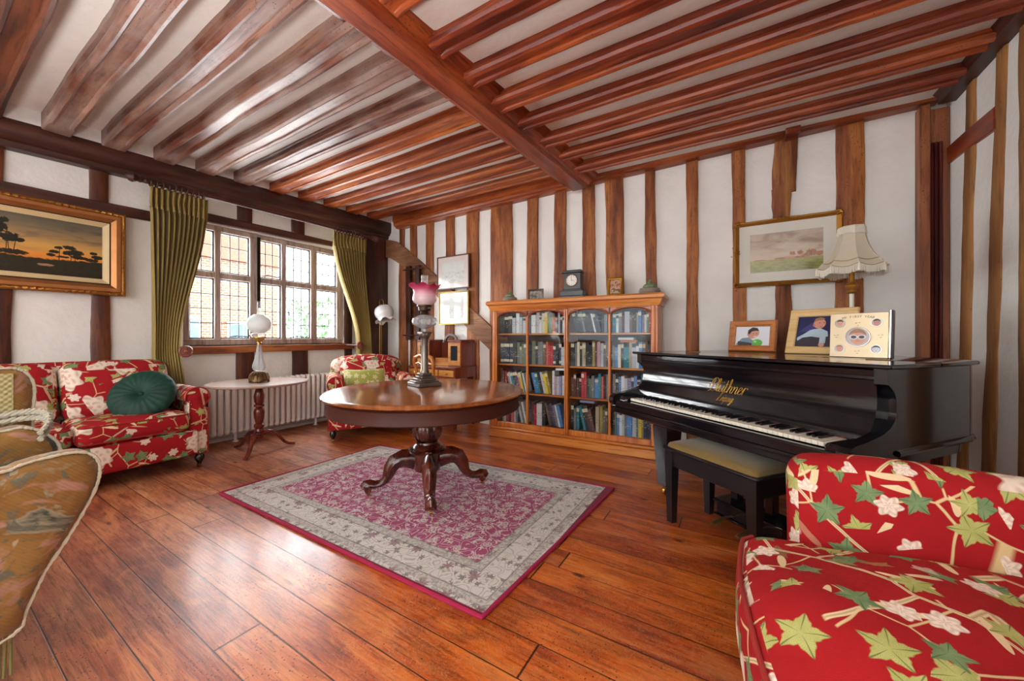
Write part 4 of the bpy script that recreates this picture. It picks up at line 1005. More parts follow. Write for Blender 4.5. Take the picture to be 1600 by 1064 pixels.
b = MB(); b.poly([(.137, -.012, .137), (W_-.137, -.012, .137), (W_-.137, -.012, H_-.137), (.137, -.012, H_-.137)]); b.build('canvas', sunset_mat(), P, uv=lambda co, no: ((co.x-.137)/(W_-.274), (co.z-.137)/(H_-.274)))
# gilt landscape over the piano
P = thing('framed_watercolour', 'farm landscape watercolour in a swept gilt frame over the piano', 'painting', (-.035, YB-.032, 1.582))
W_, H_ = .745, .575
b = MB(); n = 160; rings = []
def swept(w, h, prof, amp, n=40):
    """frame with gently serpentine outer edges"""
    pts = []
    for side, L in ((0, w), (1, h), (2, w), (3, h)):
        for i in range(n):
            t = i/n; bulge = amp*(abs(math.sin(t*PI*2))*.5+.9*math.exp(-((t-.5)/.10)**2)+math.exp(-(t/.07)**2)+math.exp(-((t-1)/.07)**2))
            pts.append((side, t, bulge))
    out = []
    for a, d, k in prof:
        ring = []
        for side, t, bu in pts:
            e = a-bu*k; x0, x1, z0, z1 = a, w-a, a, h-a
            if side == 0: p = (x0+(x1-x0)*t, e)
            elif side == 1: p = (w-e, z0+(z1-z0)*t)
            elif side == 2: p = (x1-(x1-x0)*t, h-e)
            else: p = (e, z1-(z1-z0)*t)
            ring.append((p[0], -d-bu*.5*k, p[1]))
        out.append(ring)
    return out
rs = [[b.bm.verts.new(p) for p in r] for r in swept(W_, H_, [(.004, 0, 1), (.004, .02, 1), (.012, .030, 1), (.024, .026, .6), (.032, .014, .1), (.036, .012, 0), (.036, 0, 0)], .012)]
for p, q in zip(rs, rs[1:]):
    for i in range(len(p)): b.face([p[i], p[(i+1) % len(p)], q[(i+1) % len(p)], q[i]])
rnd = random.Random(2)
for cx, cz in ((.02, .02), (W_-.02, .02), (W_-.02, H_-.02), (.02, H_-.02), (W_/2, .012), (W_/2, H_-.012), (.012, H_/2), (W_-.012, H_/2)):
    hor = cz in (.012, H_-.012)
    for k in range(16):
        dx, dz = rnd.gauss(0, .05 if hor else .016), rnd.gauss(0, .005 if hor else (.04 if abs(cz-H_/2) < .01 else .016))
        b.lathe([(0, -.007), (.007, 0), (0, .007)], 6, (cx+max(-.08, min(.08, dx)), -.034, cz+dz))
b.build('gilt_frame', GILT, P, angle=60)
b = MB(); frame_ring(b, W_, H_, [(.034, 0), (.034, .010), (.118, .008), (.118, 0)]); b.build('mount', plain('ivory_mount', '#d3cfc4', .8, var=.03), P, smooth=False)
def farm_mat():
    m = M('farm_watercolour'); x, y, _ = m.xyz(m.coord('UV')); uv = m.comb(x*1.6, y, 0.0); cl = m.noise(m.comb(x*2.5, y*5, 0.0), 1.0, 5, .6, .7)
    c = m.ramp(cl, [(.3, '#8f7a6a'), (.5, '#b3a08e'), (.7, '#c9bcab')]); c = m.mix(y.lt(.55, .2)*.5, c, '#c2aa8e')
    g = m.noise(m.comb(x*9, y*30, 0.0), 1.0, 4, .6); fc = m.ramp(g+y*.5-.1, [(.3, '#5f6228'), (.5, '#85873c'), (.7, '#a8924a')]); c = m.mix((y+(g-.5)*.04).lt(.32, .02), c, fc)
    n1 = m.noise(uv, 22, 4, .6); e = n1-.5; T_ = None
    for cx, cy, rx, ry in ((.60, .43, .05, .06), (.70, .44, .045, .06), (.84, .41, .09, .10), (.78, .37, .08, .05), (.95, .38, .06, .07), (.45, .33, .12, .025), (.66, .33, .2, .03), (.15, .32, .10, .015)):
        q = (1.0-ell(x, y, cx, cy, rx, ry))*.6+e*2.2; T_ = q if T_ is None else T_.max(q)
    tc = m.mix(n1.gt(.5, .2), '#5a4426', '#b0602c'); c = m.mix(T_.gt(.15, .2)*.95, c, tc)
    ho = ((x-.56).abs().lt(.07, .005))*((y-.345).abs().lt(.03, .005)); c = m.mix(ho*.7, c, '#b98363')
    return m.bsdf(c, .3, coat=.4, coat_rough=.05)
b = MB(); b.poly([(.116, -.007, .116), (W_-.116, -.007, .116), (W_-.116, -.007, H_-.116), (.116, -.007, H_-.116)]); b.build('picture', farm_mat(), P, uv=lambda co, no: ((co.x-.116)/(W_-.232), (co.z-.116)/(H_-.232)))
# two small framed drawings by the corner
def drawing(loc, w, h, label, fm, mt, seed):
    P = thing('framed_drawing', label, 'picture', loc, 0, 'framed drawings by the corner brace')
    b = MB(); frame_ring(b, w, h, [(0, 0), (0, .018), (.012, .020), (.016, .014), (.016, 0)]); b.build('frame', fm, P, angle=25)
    b = MB(); frame_ring(b, w, h, [(.015, 0), (.015, .009), (.085, .008), (.085, 0)]); b.build('mount', plain(mt[0], mt[1], .35, coat=.8), P, smooth=False)
    m = M('pale_drawing'); x, y, _ = m.xyz(m.coord('UV')); n = m.noise(m.comb(x*3+seed, y*3, 0.0), 1.5, 5, .65); l = m.noise(m.comb(x*2+seed, y*14, 0.0), 1.5, 4, .6)
    c = m.mix(((l-.5).abs().lt(.02, .02))*y.lt(.55, .1)*.6, m.mix(n, '#cfd0cc', '#b9bdb6'), '#6d706a')
    b = MB(); b.poly([(.083, -.007, .083), (w-.083, -.007, .083), (w-.083, -.007, h-.083), (.083, -.007, h-.083)]); b.build('picture', m.bsdf(c, .35, coat=.35, coat_rough=.05), P, uv=lambda co, no: ((co.x-.083)/(w-.166), (co.z-.083)/(h-.166)))
drawing((-3.60, YB-.075, 1.785), .56, .455, 'pink-mounted framed drawing, the upper of two by the arched brace', plain('walnut_thin_frame', '#5d4433', .4), ('pink_mount', '#cdbdb6'), 1)
drawing((-3.57, YB-.075, 1.305), .52, .445, 'cream-mounted drawing in thin gilt frame, the lower of two by the brace', plain('thin_gilt_frame', '#b59a52', .35, .6), ('cream_mount', '#cfcbb8'), 6)
# dark wooden hanging rack
P = thing('wall_rack', 'tall narrow dark wooden rack hung on the brace behind the pink lamp', 'rack', (-4.185, YB-.10, 1.09))
b = MB(); b.bbox(0, .085, -.02, .02, 0, 1.08, .004); u = b.build('upright', OAKD('z'), P); u2 = u.copy(); col.objects.link(u2); u2.parent = P; u2.location.x = .185
for z in (.07, 1.03):
    b = MB(); b.tube([(-.05, -.015, z), (.33, -.015, z)], .011, 8)
    for x in (-.05, .33): b.lathe([(0, -.012), (.016, -.006), (.016, .006), (0, .012)], 8, (x, -.015, z))
    b.build('cross_rod', RW, P)
b = MB(); b.box(-.02, .30, .02, .095, .50, .54); b.build('wall_batten', OAKD('x'), P)
# brass floor lamp with a white bell of glass
P = thing('floor_lamp', 'slender brass floor lamp with white ruffled glass bell beside the dark corner post', 'lamp', (-4.36, 3.56, 0))
b = MB(); b.lathe([(0, 0), (.12, 0), (.125, .012), (.06, .03), (.02, .05), (.0, .052)], 24); b.build('base', BRASS, P)
b = MB(); b.tube([(0, 0, .04), (0, 0, 1.60)], .007, 8); b.tube([(.0, -.0, 1.60)]+[(.045-.045*math.cos(a), -.01, 1.62+.045*math.sin(a)) for a in [0, .5, 1.0, 1.57, 2.1, 2.7, 3.14]]+[(.095, -.01, 1.57)], .006, 8); b.tube([(.04, 0, .04), (.035, 0, 1.35)], .005, 6); b.build('stem', BRASS, P)
opal = plain('opal_glass', '#dfe2e2', .12, coat=.6, var=.03)
b = MB()
def bell(u, v):
    a = 2*PI*u; prof = [(.02, .10), (.07, .095), (.115, .06), (.132, .01), (.125, -.04), (.10, -.08), (.095, -.10), (.13, -.125)]
    k = v*7; i = min(int(k), 6); r = prof[i][0]*(1-k+i)+prof[i+1][0]*(k-i); z = prof[i][1]*(1-k+i)+prof[i+1][1]*(k-i); f = max(0, (v-.8)/.2)
    return Vector((r*(1+.12*f*math.cos(6*a))*math.cos(a), r*(1+.12*f*math.cos(6*a))*math.sin(a), z+.02*f*math.sin(6*a)))
b.grid(bell, 48, 20, closeu=True)
b.build('glass_shade', opal, P, tf=Matrix.Translation((.10, -.01, 1.48)) @ Matrix.Rotation(math.radians(-18), 4, 'Y'))

# ================================================================== DESK + CHAIR
SAT = wood('satinwood', '#7d4415', '#b0702c', '#cf9450', 'x', .3, 1, coat=.4, bump=.1); DMH = wood('desk_mahogany', '#3a150a', '#6d2c15', '#94482a', 'z', .3, 1, coat=.4, bump=.1)
D = thing('writing_desk', 'small inlaid writing desk with two glazed cupboards against the striped wall', 'desk', (-3.74, 3.50, 0))
b = MB(); b.bbox(0, .80, 0, .45, .735, .757, .005); b.bbox(.01, .79, .02, .44, .62, .735, .003); b.build('carcass', DMH, D)
for k in range(3):
    b = MB(); b.bbox(.025+k*.255, .265+k*.255, .008, .03, .645, .722, .003); d_ = b.build('drawer', SAT, D)
    b = MB(); x = .145+k*.255; b.tube([(x-.025, .006, .69), (x-.015, -.006, .675), (x+.015, -.006, .675), (x+.025, .006, .69)], .004, 6); b.build('drawer_handle', BRASS, d_)
for x in (.03, .77):
    for y in (.045, .41):
        b = MB(); b.sweep([(-1, -1), (1, -1), (1, 1), (-1, 1)], [((x, y, .0), (1, 0, 0), (0, 1, 0), .011), ((x, y, .05), (1, 0, 0), (0, 1, 0), .016), ((x, y, .64), (1, 0, 0), (0, 1, 0), .023)]); b.build('leg', DMH, D)
b = MB(); b.bbox(.02, .78, .40, .44, .757, 1.06, .004); b.build('back_board', DMH, D)
for x0 in (.03, .56):
    b = MB(); b.bbox(x0, x0+.21, .16, .41, .757, 1.075, .004); b.bbox(x0-.012, x0+.222, .148, .42, 1.07, 1.10, .008); q = b.build('cupboard', DMH, D)
    b = MB(); 
    for a in ((x0+.006, x0+.05, .775, 1.06), (x0+.16, x0+.204, .775, 1.06), (x0+.05, x0+.16, .775, .835), (x0+.05, x0+.16, 1.02, 1.06)): b.bbox(a[0], a[1], .148, .162, a[2], a[3], .002)
    d_ = b.build('door', SAT, q)
    b = MB(); b.box(x0+.05, x0+.16, .154, .158, .835, 1.02); b.build('door_glass', plain('dark_glass', '#1b2228', .08, var=0), d_, smooth=False)
b = MB(); b.bbox(.28, .52, .22, .41, .757, .86, .004); b.build('small_drawers', SAT, D)
b = MB(); P_ = arc(.40, 1.06, .12, 0, PI, 16); Q_ = arc(.40, 1.06, .092, PI, 0, 16); b.prism([(x, .39, z) for x, z in P_+Q_], (0, .03, 0)); b.build('arched_crest', plain('dark_walnut_crest', '#4a3a34', .35), D)
Cc = thing('balloon_back_chair', 'honey coloured balloon-back chair facing the writing desk', 'chair', (-3.10, 3.20, 0), math.radians(-8))
HON = wood('honey_beech', '#7a3e14', '#b0662a', '#d08f4c', 'z', .3, 1, coat=.4, bump=.1)
b = MB(); P_ = [(-.17, -.0, .44), (-.165, -.015, .55), (-.15, -.03, .68), (-.16, -.04, .78), (-.175, -.05, .84), (-.15, -.055, .895), (-.09, -.055, .91), (-.045, -.055, .925), (0, -.055, .91), (.045, -.055, .925), (.09, -.055, .91), (.15, -.055, .895), (.175, -.05, .84), (.16, -.04, .78), (.15, -.03, .68), (.165, -.015, .55), (.17, 0, .44)]
b.tube(P_, [.018]*4+[.024]*9+[.018]*4, 10, up=(0, 1, 0)); b.tube([(-.16, -.045, .82), (-.08, -.05, .835), (0, -.05, .80), (.08, -.05, .835), (.16, -.045, .82)], .014, 8); b.build('backrest', HON, Cc)
b = MB(); b.soft((0, .19, .455), (.42, .40, .07), .03, (0, 0, .01)); b.build('seat', plain('chair_seat_fabric', '#7d3a2c', .8), Cc)
b = MB(); b.bbox(-.205, .205, 0, .385, .385, .43, .01); b.build('seat_rail', HON, Cc)
for x, y, s_ in ((-.18, .01, -1), (.18, .01, 1), (-.18, .36, -1), (.18, .36, 1)):
    b = MB(); b.tube([(x, y, .42), (x+s_*.005, y, .2), (x+s_*.01, y+(-.04 if y < .1 else .0), 0)], [.022, .016, .012], 10); b.build('leg', HON, Cc)

# ================================================================== BOOKCASE
PINE = wood('honey_pine', '#7e380e', '#bb641c', '#d98a3a', 'z', .36, .8, coat=.3, bump=.12); PINEX = wood('honey_pine_x', '#84400f', '#c26e24', '#de9644', 'x', .36, .8, coat=.3, bump=.12)
BA = math.radians(2.6)
BK = thing('bookcase', 'long low glazed pine bookcase with four arched panes full of books', 'bookcase', (-2.435, 3.565, 0), BA)
BW, BD, BH = 1.80, .325, 1.54
b = MB(); b.bbox(-.03, BW+.03, -.03, BD, 0, .085, .006); b.bbox(-.012, BW+.012, -.012, BD, .085, .115, .008); b.build('plinth', PINEX, BK)
b = MB(); b.bbox(0, .035, .0, BD, .115, 1.44, .004); b.bbox(BW-.035, BW, 0, BD, .115, 1.44, .004); b.bbox(BW/2-.02, BW/2+.02, .02, BD-.01, .16, 1.44, .003); b.build('side_panels', PINE, BK)
b = MB(); b.box(.03, BW-.03, BD-.012, BD, .115, 1.44); b.build('back_panel', plain('dark_back_board', '#4a2a1a', .7), BK, smooth=False)
b = MB(); b.bbox(.03, BW-.03, .03, BD-.01, .115, .165, .003); b.build('bottom_board', PINEX, BK)
SHZ = [.51, .83, 1.175]
for z in SHZ:
    b = MB()
    for x0, x1 in ((.035, BW/2-.02), (BW/2+.02, BW-.035)): b.bbox(x0, x1, .05, BD-.012, z-.02, z, .003)
    b.build('shelf', PINEX, BK)
b = MB(); prof = [(.0, 1.43), (.015, 1.43), (.02, 1.45), (.03, 1.47), (.032, 1.485), (.052, 1.50), (.055, 1.525), (.045, 1.54)]
rings = []
for a, z in prof: rings.append([b.bm.verts.new(p) for p in ((-a, BD, z), (-a, -a, z), (BW+a, -a, z), (BW+a, BD, z))])
for p, q in zip(rings, rings[1:]):
    for i in range(4): b.face([p[i], p[(i+1) % 4], q[(i+1) % 4], q[i]])
b.face(rings[-1]); b.face(rings[0][::-1]); b.build('cornice', PINEX, BK, angle=25)
BGL = M('bookcase_glass'); tr = BGL.t.nodes.new('ShaderNodeBsdfTransparent'); gl = BGL.t.nodes.new('ShaderNodeBsdfGlossy'); mx = BGL.t.nodes.new('ShaderNodeMixShader'); fr_ = BGL.t.nodes.new('ShaderNodeFresnel'); fr_.inputs[0].default_value = 1.5
gl.inputs['Roughness'].default_value = .01; tr.inputs[0].default_value = (.93, .95, .96, 1)
wob = BGL.bump(BGL.noise(BGL.coord(), 2.2, 2), .25, .03); BGL.t.links.new(wob, gl.inputs['Normal'])
f_ = (N(BGL.t, fr_.outputs[0])*.34).clamp(); BGL.t.links.new(f_.k, mx.inputs[0]); BGL.t.links.new(tr.outputs[0], mx.inputs[1]); BGL.t.links.new(gl.outputs[0], mx.inputs[2]); BGL.t.links.new(mx.outputs[0], BGL.out.inputs[0]); BGL = BGL.mat
CARV = wood('carved_pine', '#54200a', '#8f3f16', '#b9642a', 'x', .35, 1, coat=.3)
for x0, x1 in ((.0, BW/2), (BW/2, BW)):
    b = MB(); xm = (x0+x1)/2; e0 = .065 if x0 == 0 else .022; e1 = .065 if x1 == BW else .022
    b.bbox(x0, x0+e0, -.004, .026, .116, 1.432, .006); b.bbox(x1-e1, x1, -.004, .026, .116, 1.432, .006)
    b.bbox(x0+e0, x1-e1, -.002, .024, .116, .175, .005); b.bbox(x0+e0, x1-e1, -.002, .024, 1.418, 1.432, .004)
    b.tube([(x0+e0*.5, -.004, .14), (x0+e0*.5, -.004, 1.42)], .008, 8); b.tube([(x1-e1*.5, -.004, .14), (x1-e1*.5, -.004, 1.42)], .008, 8)
    dr = b.build('door', PINE, BK)
    b = MB(); b.bbox(xm-.013, xm+.013, -.006, .022, .17, 1.36, .006); b.build('mullion', PINE, dr)
    b = MB(); b.box(x0+e0-.005, x1-e1+.005, .008, .011, .165, 1.425); b.build('door_glass', BGL, dr, smooth=False)
    # arched fretwork head over each pair of panes
    b = MB(); ins = [(x0+e0, xm-.008), (xm+.008, x1-e1)]
    for a0, a1 in ins:
        cx = (a0+a1)/2; hw = (a1-a0)/2; pts = [(a0+2*hw*i/24, 1.352+.066*math.sqrt(max(0, 1-((i/12-1))**2))**1.15) for i in range(25)]
        for p, q in zip(pts, pts[1:]):
            b.prism([(p[0], .004, p[1]), (q[0], .004, q[1]), (q[0], .004, 1.42), (p[0], .004, 1.42)], (0, .012, 0))
        b.tube([(p[0], -.001, p[1]) for p in pts], .006, 8)
        for sx, dirx in ((a0, 1), (a1, -1)):
            for k in range(5):
                r = .007+.004*(k % 2); xx = sx+dirx*(.012+.020*k); zz = 1.408-.006*(4-k)*(.6)
                if k < 4: b.tube([(xx+r*1.2*math.cos(t), -.0005, zz-.010*(3-k)*.6+r*math.sin(t)) for t in [2*PI*i/10 for i in range(10)]], .0032, 5, close=True)
    b.build('fretwork', CARV, dr, angle=30)

# ------------------------------------------------------------------ books
COLS = dict(black='#0b0b0d', navy='#1d2a48', blue='#3f86c9', teal='#14808c', olive='#5d6a4a', grey='#74777a', white='#e6e7e6', silver='#c4c8cc', cream='#e2d6b0', yellow='#eccb2a', mustard='#a48a35',
            coral='#d96a54', red='#bf1f30', maroon='#5a1b26', brown='#6b4632', purple='#55406a', lilac='#9a94b8', green='#3d7a4c', pink='#c29aa0', orange='#cf6b38', beige='#b8a78a', charcoal='#222428')
SPINE = {}
def spine_mat(c):
    if c not in SPINE:
        m = M('book_cloth_'+c); x, y, z = m.xyz(m.coord()); r = m.xyz(m.coord())
        oi = m.t.nodes.new('ShaderNodeObjectInfo'); rnd_ = N(m.t, oi.outputs['Random'])
        s = m.noise(m.comb(x*60, z*130+rnd_*40, rnd_*50), 1.0, 2); lt = s.gt(.60, .02)*((z-.09-rnd_*.07).abs().lt(.035, .01))
        light = c in ('white', 'cream', 'silver', 'yellow', 'beige', 'pink', 'lilac')
        cc = m.mix(lt*.7, m.mix(rnd_*.15, COLS[c], '#9a9590'), '#3a3a40' if light else '#cfc7ae')
        SPINE[c] = m.bsdf(cc, .55, 0, .3)
    return SPINE[c]
PAGES = plain('book_pages', '#cfc6ae', .9)
ORD = ['first', 'second', 'third', 'fourth', 'fifth', 'sixth', 'seventh', 'eighth', 'ninth', 'tenth', 'eleventh', 'twelfth']
PN = ['leftmost', 'second', 'third', 'rightmost']; SN = ['top', 'second', 'third', 'bottom']
bases = [1.175, .83, .51, .165]; hts = [.235, .27, .27, .285]
bays = [(.072, .437), (.470, .868), (.932, 1.328), (1.362, 1.728)]
# colour:width factor, lean at the end of the row in brackets
ROWS = {
 (0, 0): 'black2 black2 charcoal2 silver1.6 white1.6 silver1.6 white1.4 silver1.3', (0, 1): 'white2 silver1.4 white1 cream1.3 yellow1 olive1 green.8 coral1.4 charcoal1 silver.8 black1 white1',
 (0, 2): '/black1.3 /charcoal1 /black1 /grey.8 /black1.3 /charcoal1 /black1 /white.6 /black1 /navy.9 black1 grey1.2', (0, 3): 'teal1.3 white.9 grey1.3 maroon1 silver1.8 brown1 black1.3 beige.7 blue1.2 purple.9 silver.8 green.8 red.7',
 (1, 0): 'navy1.3 navy1.3 navy1.3 navy1.4 charcoal1.6 olive1.2 grey.8 olive1 olive1 lilac.8', (1, 1): 'olive1.5 charcoal1 grey2 brown1 coral.7 red1 red1 navy1 black1 navy1 silver1.3',
 (1, 2): 'charcoal1.3 grey1 cream1 black.9 beige1.3 black1.2 charcoal1.2 mustard1 maroon.8 pink1.2 silver1 grey.9 brown1', (1, 3): 'grey.8 blue1.2 cream1 black.9 teal1.9 beige1 silver1.3 white1 blue1.2 grey1 brown.8 charcoal1',
 (2, 0): 'maroon1.3 brown1 red1 /grey1 /silver.8 /teal1.1 /charcoal1.3 /purple1.2 /coral.8 /yellow1 /green.9 /white.6', (2, 1): '/blue1.2 /teal1.2 /charcoal1.3 /silver1 /yellow1 /mustard1.2 white1 pink.8 silver1.3 lilac1 white.9',
 (2, 2): 'brown1 maroon1 brown.9 charcoal1 red1 red.8 black1 olive.9 grey1 blue1.3 teal1 coral.8 maroon1 grey.9', (2, 3): 'grey1 charcoal.9 blue.8 white1 silver.9 lilac1.2 navy.8 blue1 white1 teal.8 silver1.2 olive1',
 (3, 0): 'brown.9 beige1 silver1 red1.3 maroon1.2 coral1.3 white.8 grey1 /silver1 /olive.8 /white1', (3, 1): 'maroon1.2 red1 white2.2 charcoal1.3 /brown.8 /charcoal1 /purple.9 /grey1 /white.6 /blue1.2',
 (3, 2): 'charcoal1 grey.8 teal1 /teal.9 /charcoal1 /maroon1 /brown1 beige1.2 mustard1 olive.8 brown.9', (3, 3): 'black.9 olive.8 blue1 white1.1 silver.8 grey1 blue1.8 silver1.5 grey.8 yellow1.2 mustard.7 navy.9 navy.9 navy.9'}
rnd = random.Random(11); BM_ = Matrix.Translation(BK.location) @ Matrix.Rotation(BA, 4, 'Z')
for (r, c), row in ROWS.items():
    x0, x1 = bays[c]; toks = row.split(); L = []
    for t in toks:
        lean = t.startswith('/'); t = t.lstrip('/'); k = 0
        while not (t[k].isdigit() or t[k] == '.'): k += 1
        L.append((t[:k], float(t[k:]), lean))
    la = math.radians(13); hmax = hts[r]
    tot = sum(w/(math.cos(la) if le else 1) for _, w, le in L); nlean = any(l[2] for l in L)
    avail = x1-x0-(.062 if nlean else 0)-.004; unit = avail/tot; counts = {}; x = x0+.002
    totc = {}
    for cn, _, _ in L: totc[cn] = totc.get(cn, 0)+1
    for i, (cn, w, lean) in enumerate(L):
        t = w*unit*.965; h = hmax*rnd.uniform(.72, .97) if not lean else hmax*rnd.uniform(.78, .90); dep = rnd.uniform(.13, .17)
        if cn == 'navy' and r == 1 and c == 0: h = hmax*.90
        b = MB([]); cm = spine_mat(cn)
        b.mat(cm); b.box(0, t, 0, .004, 0, h); b.box(0, .003, .004, dep, 0, h); b.box(t-.003, t, .004, dep, 0, h)
        if rnd.random() < .35 or (cn == 'navy' and r == 1):
            b.mat(spine_mat('cream' if cn not in ('white', 'cream', 'silver') else 'charcoal')); b.box(.0006, t-.0006, -.0007, 0, h*.78, h*.93)
            if cn == 'navy': b.box(.0006, t-.0006, -.0007, 0, h*.08, h*.2)
        b.mat(PAGES); b.box(.003, t-.003, .004, dep-.003, .004, h-.004)
        o = b.build('book', smooth=False)
        if lean:
            # lean to the left: rotates about its lower right edge
            lx = x+t/math.cos(la); mat_ = Matrix.Translation((lx+h*math.sin(la)*0+.05, .055, bases[r]+.001)) @ Matrix.Rotation(-la, 4, 'Y') @ Matrix.Translation((-t, 0, 0))
            mat_ = Matrix.Translation((x+.052, .055, bases[r]+t*math.sin(la)+.001)) @ Matrix.Rotation(-la, 4, 'Y')
            x += t/math.cos(la)+.0006
        else:
            xx = x+(.052 if (i and any(l[2] for l in L[:i])) else 0)
            mat_ = Matrix.Translation((xx, .055+rnd.uniform(0, .02), bases[r]+.001)); x += t+w*unit*.035
        o.matrix_world = BM_ @ mat_
        counts[cn] = counts.get(cn, 0)+1
        desc = ('leaning ' if lean else '')+('thick ' if w >= 1.5 else 'slim ' if w <= .8 else '')+cn
        pos = '' if totc[cn] == 1 else ORD[counts[cn]-1]+' '
        tag(o, f"{desc} book, {pos+cn+' one of its' if pos else 'only '+cn+' one of its'} row, {SN[r]} shelf, {PN[c]} glass pane", 'book', 'books in the glazed bookcase')
for cn, x, z, w, lb in (('white', 1.42, 1.07, .15, 'white book lying flat on top of the upright books, second shelf, rightmost pane'), ('orange', 1.44, 1.045, .16, 'orange book lying flat under the white one, second shelf, rightmost pane'), ('white', .76, .742, .11, 'white book lying flat on the upright books, third shelf, second pane'), ('lilac', 1.03, .422, .15, 'lilac book lying flat on the upright books, bottom shelf, third pane')):
    b = MB([]); b.mat(spine_mat(cn)); b.box(0, w, 0, .004, 0, .022); b.box(0, w, .004, .12, 0, .003); b.box(0, w, .004, .12, .019, .022); b.mat(PAGES); b.box(.003, w-.003, .004, .117, .003, .019)
    o = b.build('book', smooth=False); o.matrix_world = BM_ @ Matrix.Translation((x, .06, z+.035)); tag(o, lb, 'book', 'books in the glazed bookcase')

# ------------------------------------------------------------------ things on the bookcase
def onbk(x, y): p = BM_ @ Vector((x, y, BH)); return (p.x, p.y, BH)
POTM = plain('mottled_pot', '#8b8073', .45, var=.6, sc=70); GRN = plain('green_patina', '#6d8a62', .5, var=.4, sc=40)
for x, s_, lb in ((.145, .92, 'squat lidded pot with green lid, at the end of the bookcase nearer the desk'), (1.70, 1.05, 'squat lidded pot with green lid, at the piano end of the bookcase')):
    P = thing('lidded_pot', lb, 'pot', onbk(x, .16), 0, 'lidded pots on the bookcase'); P.scale = (s_, s_, s_)
    b = MB(); b.lathe([(.0, 0), (.055, 0), (.085, .012), (.095, .035), (.088, .058), (.06, .07), (.055, .072), (0, .072)], 28); b.build('body', POTM, P)
    b = MB(); b.lathe([(.058, .072), (.06, .08), (.045, .10), (.02, .108), (.0, .11)], 24, lobes=8, lob=.06); b.lathe([(.0, .105), (.014, .11), (.02, .12), (.01, .13), (.014, .138), (.0, .148)], 10); b.build('lid', GRN, P)
P = thing('photo_frame', 'small dark glass photo frame beside the left pot on the bookcase', 'photo frame', onbk(.40, .13), BA)
b = MB(); frame_ring(b, .19, .13, [(0, 0), (0, .008), (.022, .01), (.022, 0)]); b.build('frame', plain('dark_glass_frame', '#3d352e', .2, .4), P)
m = M('dark_snapshot'); b = MB(); b.poly([(.02, -.004, .02), (.17, -.004, .02), (.17, -.004, .11), (.02, -.004, .11)]); b.build('photograph', m.bsdf(m.ramp(m.noise(m.coord(), 28, 3), [(.4, '#231f1d'), (.6, '#8d8272')]), .3), P)
SL = plain('black_slate', '#08090b', .3, coat=.1, var=.3, sc=20)
P = thing('mantel_clock', 'black slate mantel clock with white dial on top of the bookcase', 'clock', onbk(.79, .10), BA)
b = MB(); b.bbox(-.005, .265, -.005, .13, 0, .03, .003); b.bbox(.0, .26, 0, .125, .03, .085, .004); b.bbox(.022, .238, .012, .115, .085, .10, .003); b.bbox(.032, .228, .018, .112, .10, .275, .004); b.bbox(.020, .240, .006, .12, .275, .297, .004); b.bbox(.03, .23, .014, .112, .297, .305, .002); b.build('case', SL, P)
tx = Matrix.Rotation(PI/2, 3, 'X')
b = MB(); b.lathe([(.0, 0), (.062, 0), (.066, .004), (.060, .009), (.058, .004), (0, .004)], 32, (.13, .018, .195), tilt=tx); b.build('bezel', GILT, P)
b = MB([]); b.mat(plain('white_enamel', '#dedcd2', .3, var=0)); b.lathe([(0, .004), (.057, .004), (.057, .0055), (0, .0055)], 32, (.13, .018, .195), tilt=tx); b.mat(plain('ink_black', '#101010', .5, var=0))
for k in range(12):
    a = 2*PI*k/12; b.box(-.0018, .0018, 0, .0006, .042, .052, tf=lambda p, a=a: Vector((.13+p.x*math.cos(a)+p.z*math.sin(a), .018-.0062-p.y, .195-p.x*math.sin(a)+p.z*math.cos(a))))
for a, l in ((math.radians(95), .030), (math.radians(-8), .043)): b.box(-.0015, .0015, 0, .0006, -.006, l, tf=lambda p, a=a: Vector((.13+p.x*math.cos(a)+p.z*math.sin(a), .018-.0068-p.y, .195-p.x*math.sin(a)+p.z*math.cos(a))))
b.build('dial', None, P, smooth=False)
P = thing('photo_frame', 'gilt photo frame leaning back near the piano end of the bookcase', 'photo frame', onbk(1.30, .10), BA+.12); P.rotation_euler.x = math.radians(-14)
b = MB(); frame_ring(b, .155, .20, [(0, 0), (0, .010), (.014, .018), (.026, .012), (.030, 0)]); b.build('frame', GILT, P)
b = MB(); b.poly([(.028, -.005, .028), (.127, -.005, .028), (.127, -.005, .172), (.028, -.005, .172)]); m = M('warm_snapshot'); b.build('photograph', m.bsdf(m.ramp(m.noise(m.coord(), 22, 3), [(.38, '#7a5a3c'), (.5, '#c7b49a'), (.62, '#b0604a')]), .3), P)
# ================================================================== PIANO
def lacquer():
    m = M('black_piano_lacquer'); n = m.noise(m.coord(), 3, 3); s = m.noise(m.coord(scale=(40, 6, 6)), 2.0, 4, .7)
    c = m.mix(n*.5, '#08080b', '#14131a'); r = n*.10+.09+s.gt(.68, .05)*.08
    return m.bsdf(c, r, 0, .5, m.bump(n, .04, .02), .3, coat_rough=.05)
LAC = lacquer(); GOLD = plain('gold_lettering', '#c9992f', .35, .6, var=0)
PA = math.radians(-37.2); PO = Vector((-.67, 2.76, 0))
PN_ = thing('grand_piano', 'black grand piano with gold lettering, keyboard open, in front of the striped wall', 'piano', PO, PA)
X0, X1 = -.165, 1.345
def bez(p0, p1, p2, p3, n=8): return [tuple((1-t)**3*a+3*(1-t)**2*t*b_+3*(1-t)*t*t*c+t**3*d for a, b_, c, d in zip(p0, p1, p2, p3)) for t in [i/n for i in range(1, n+1)]]
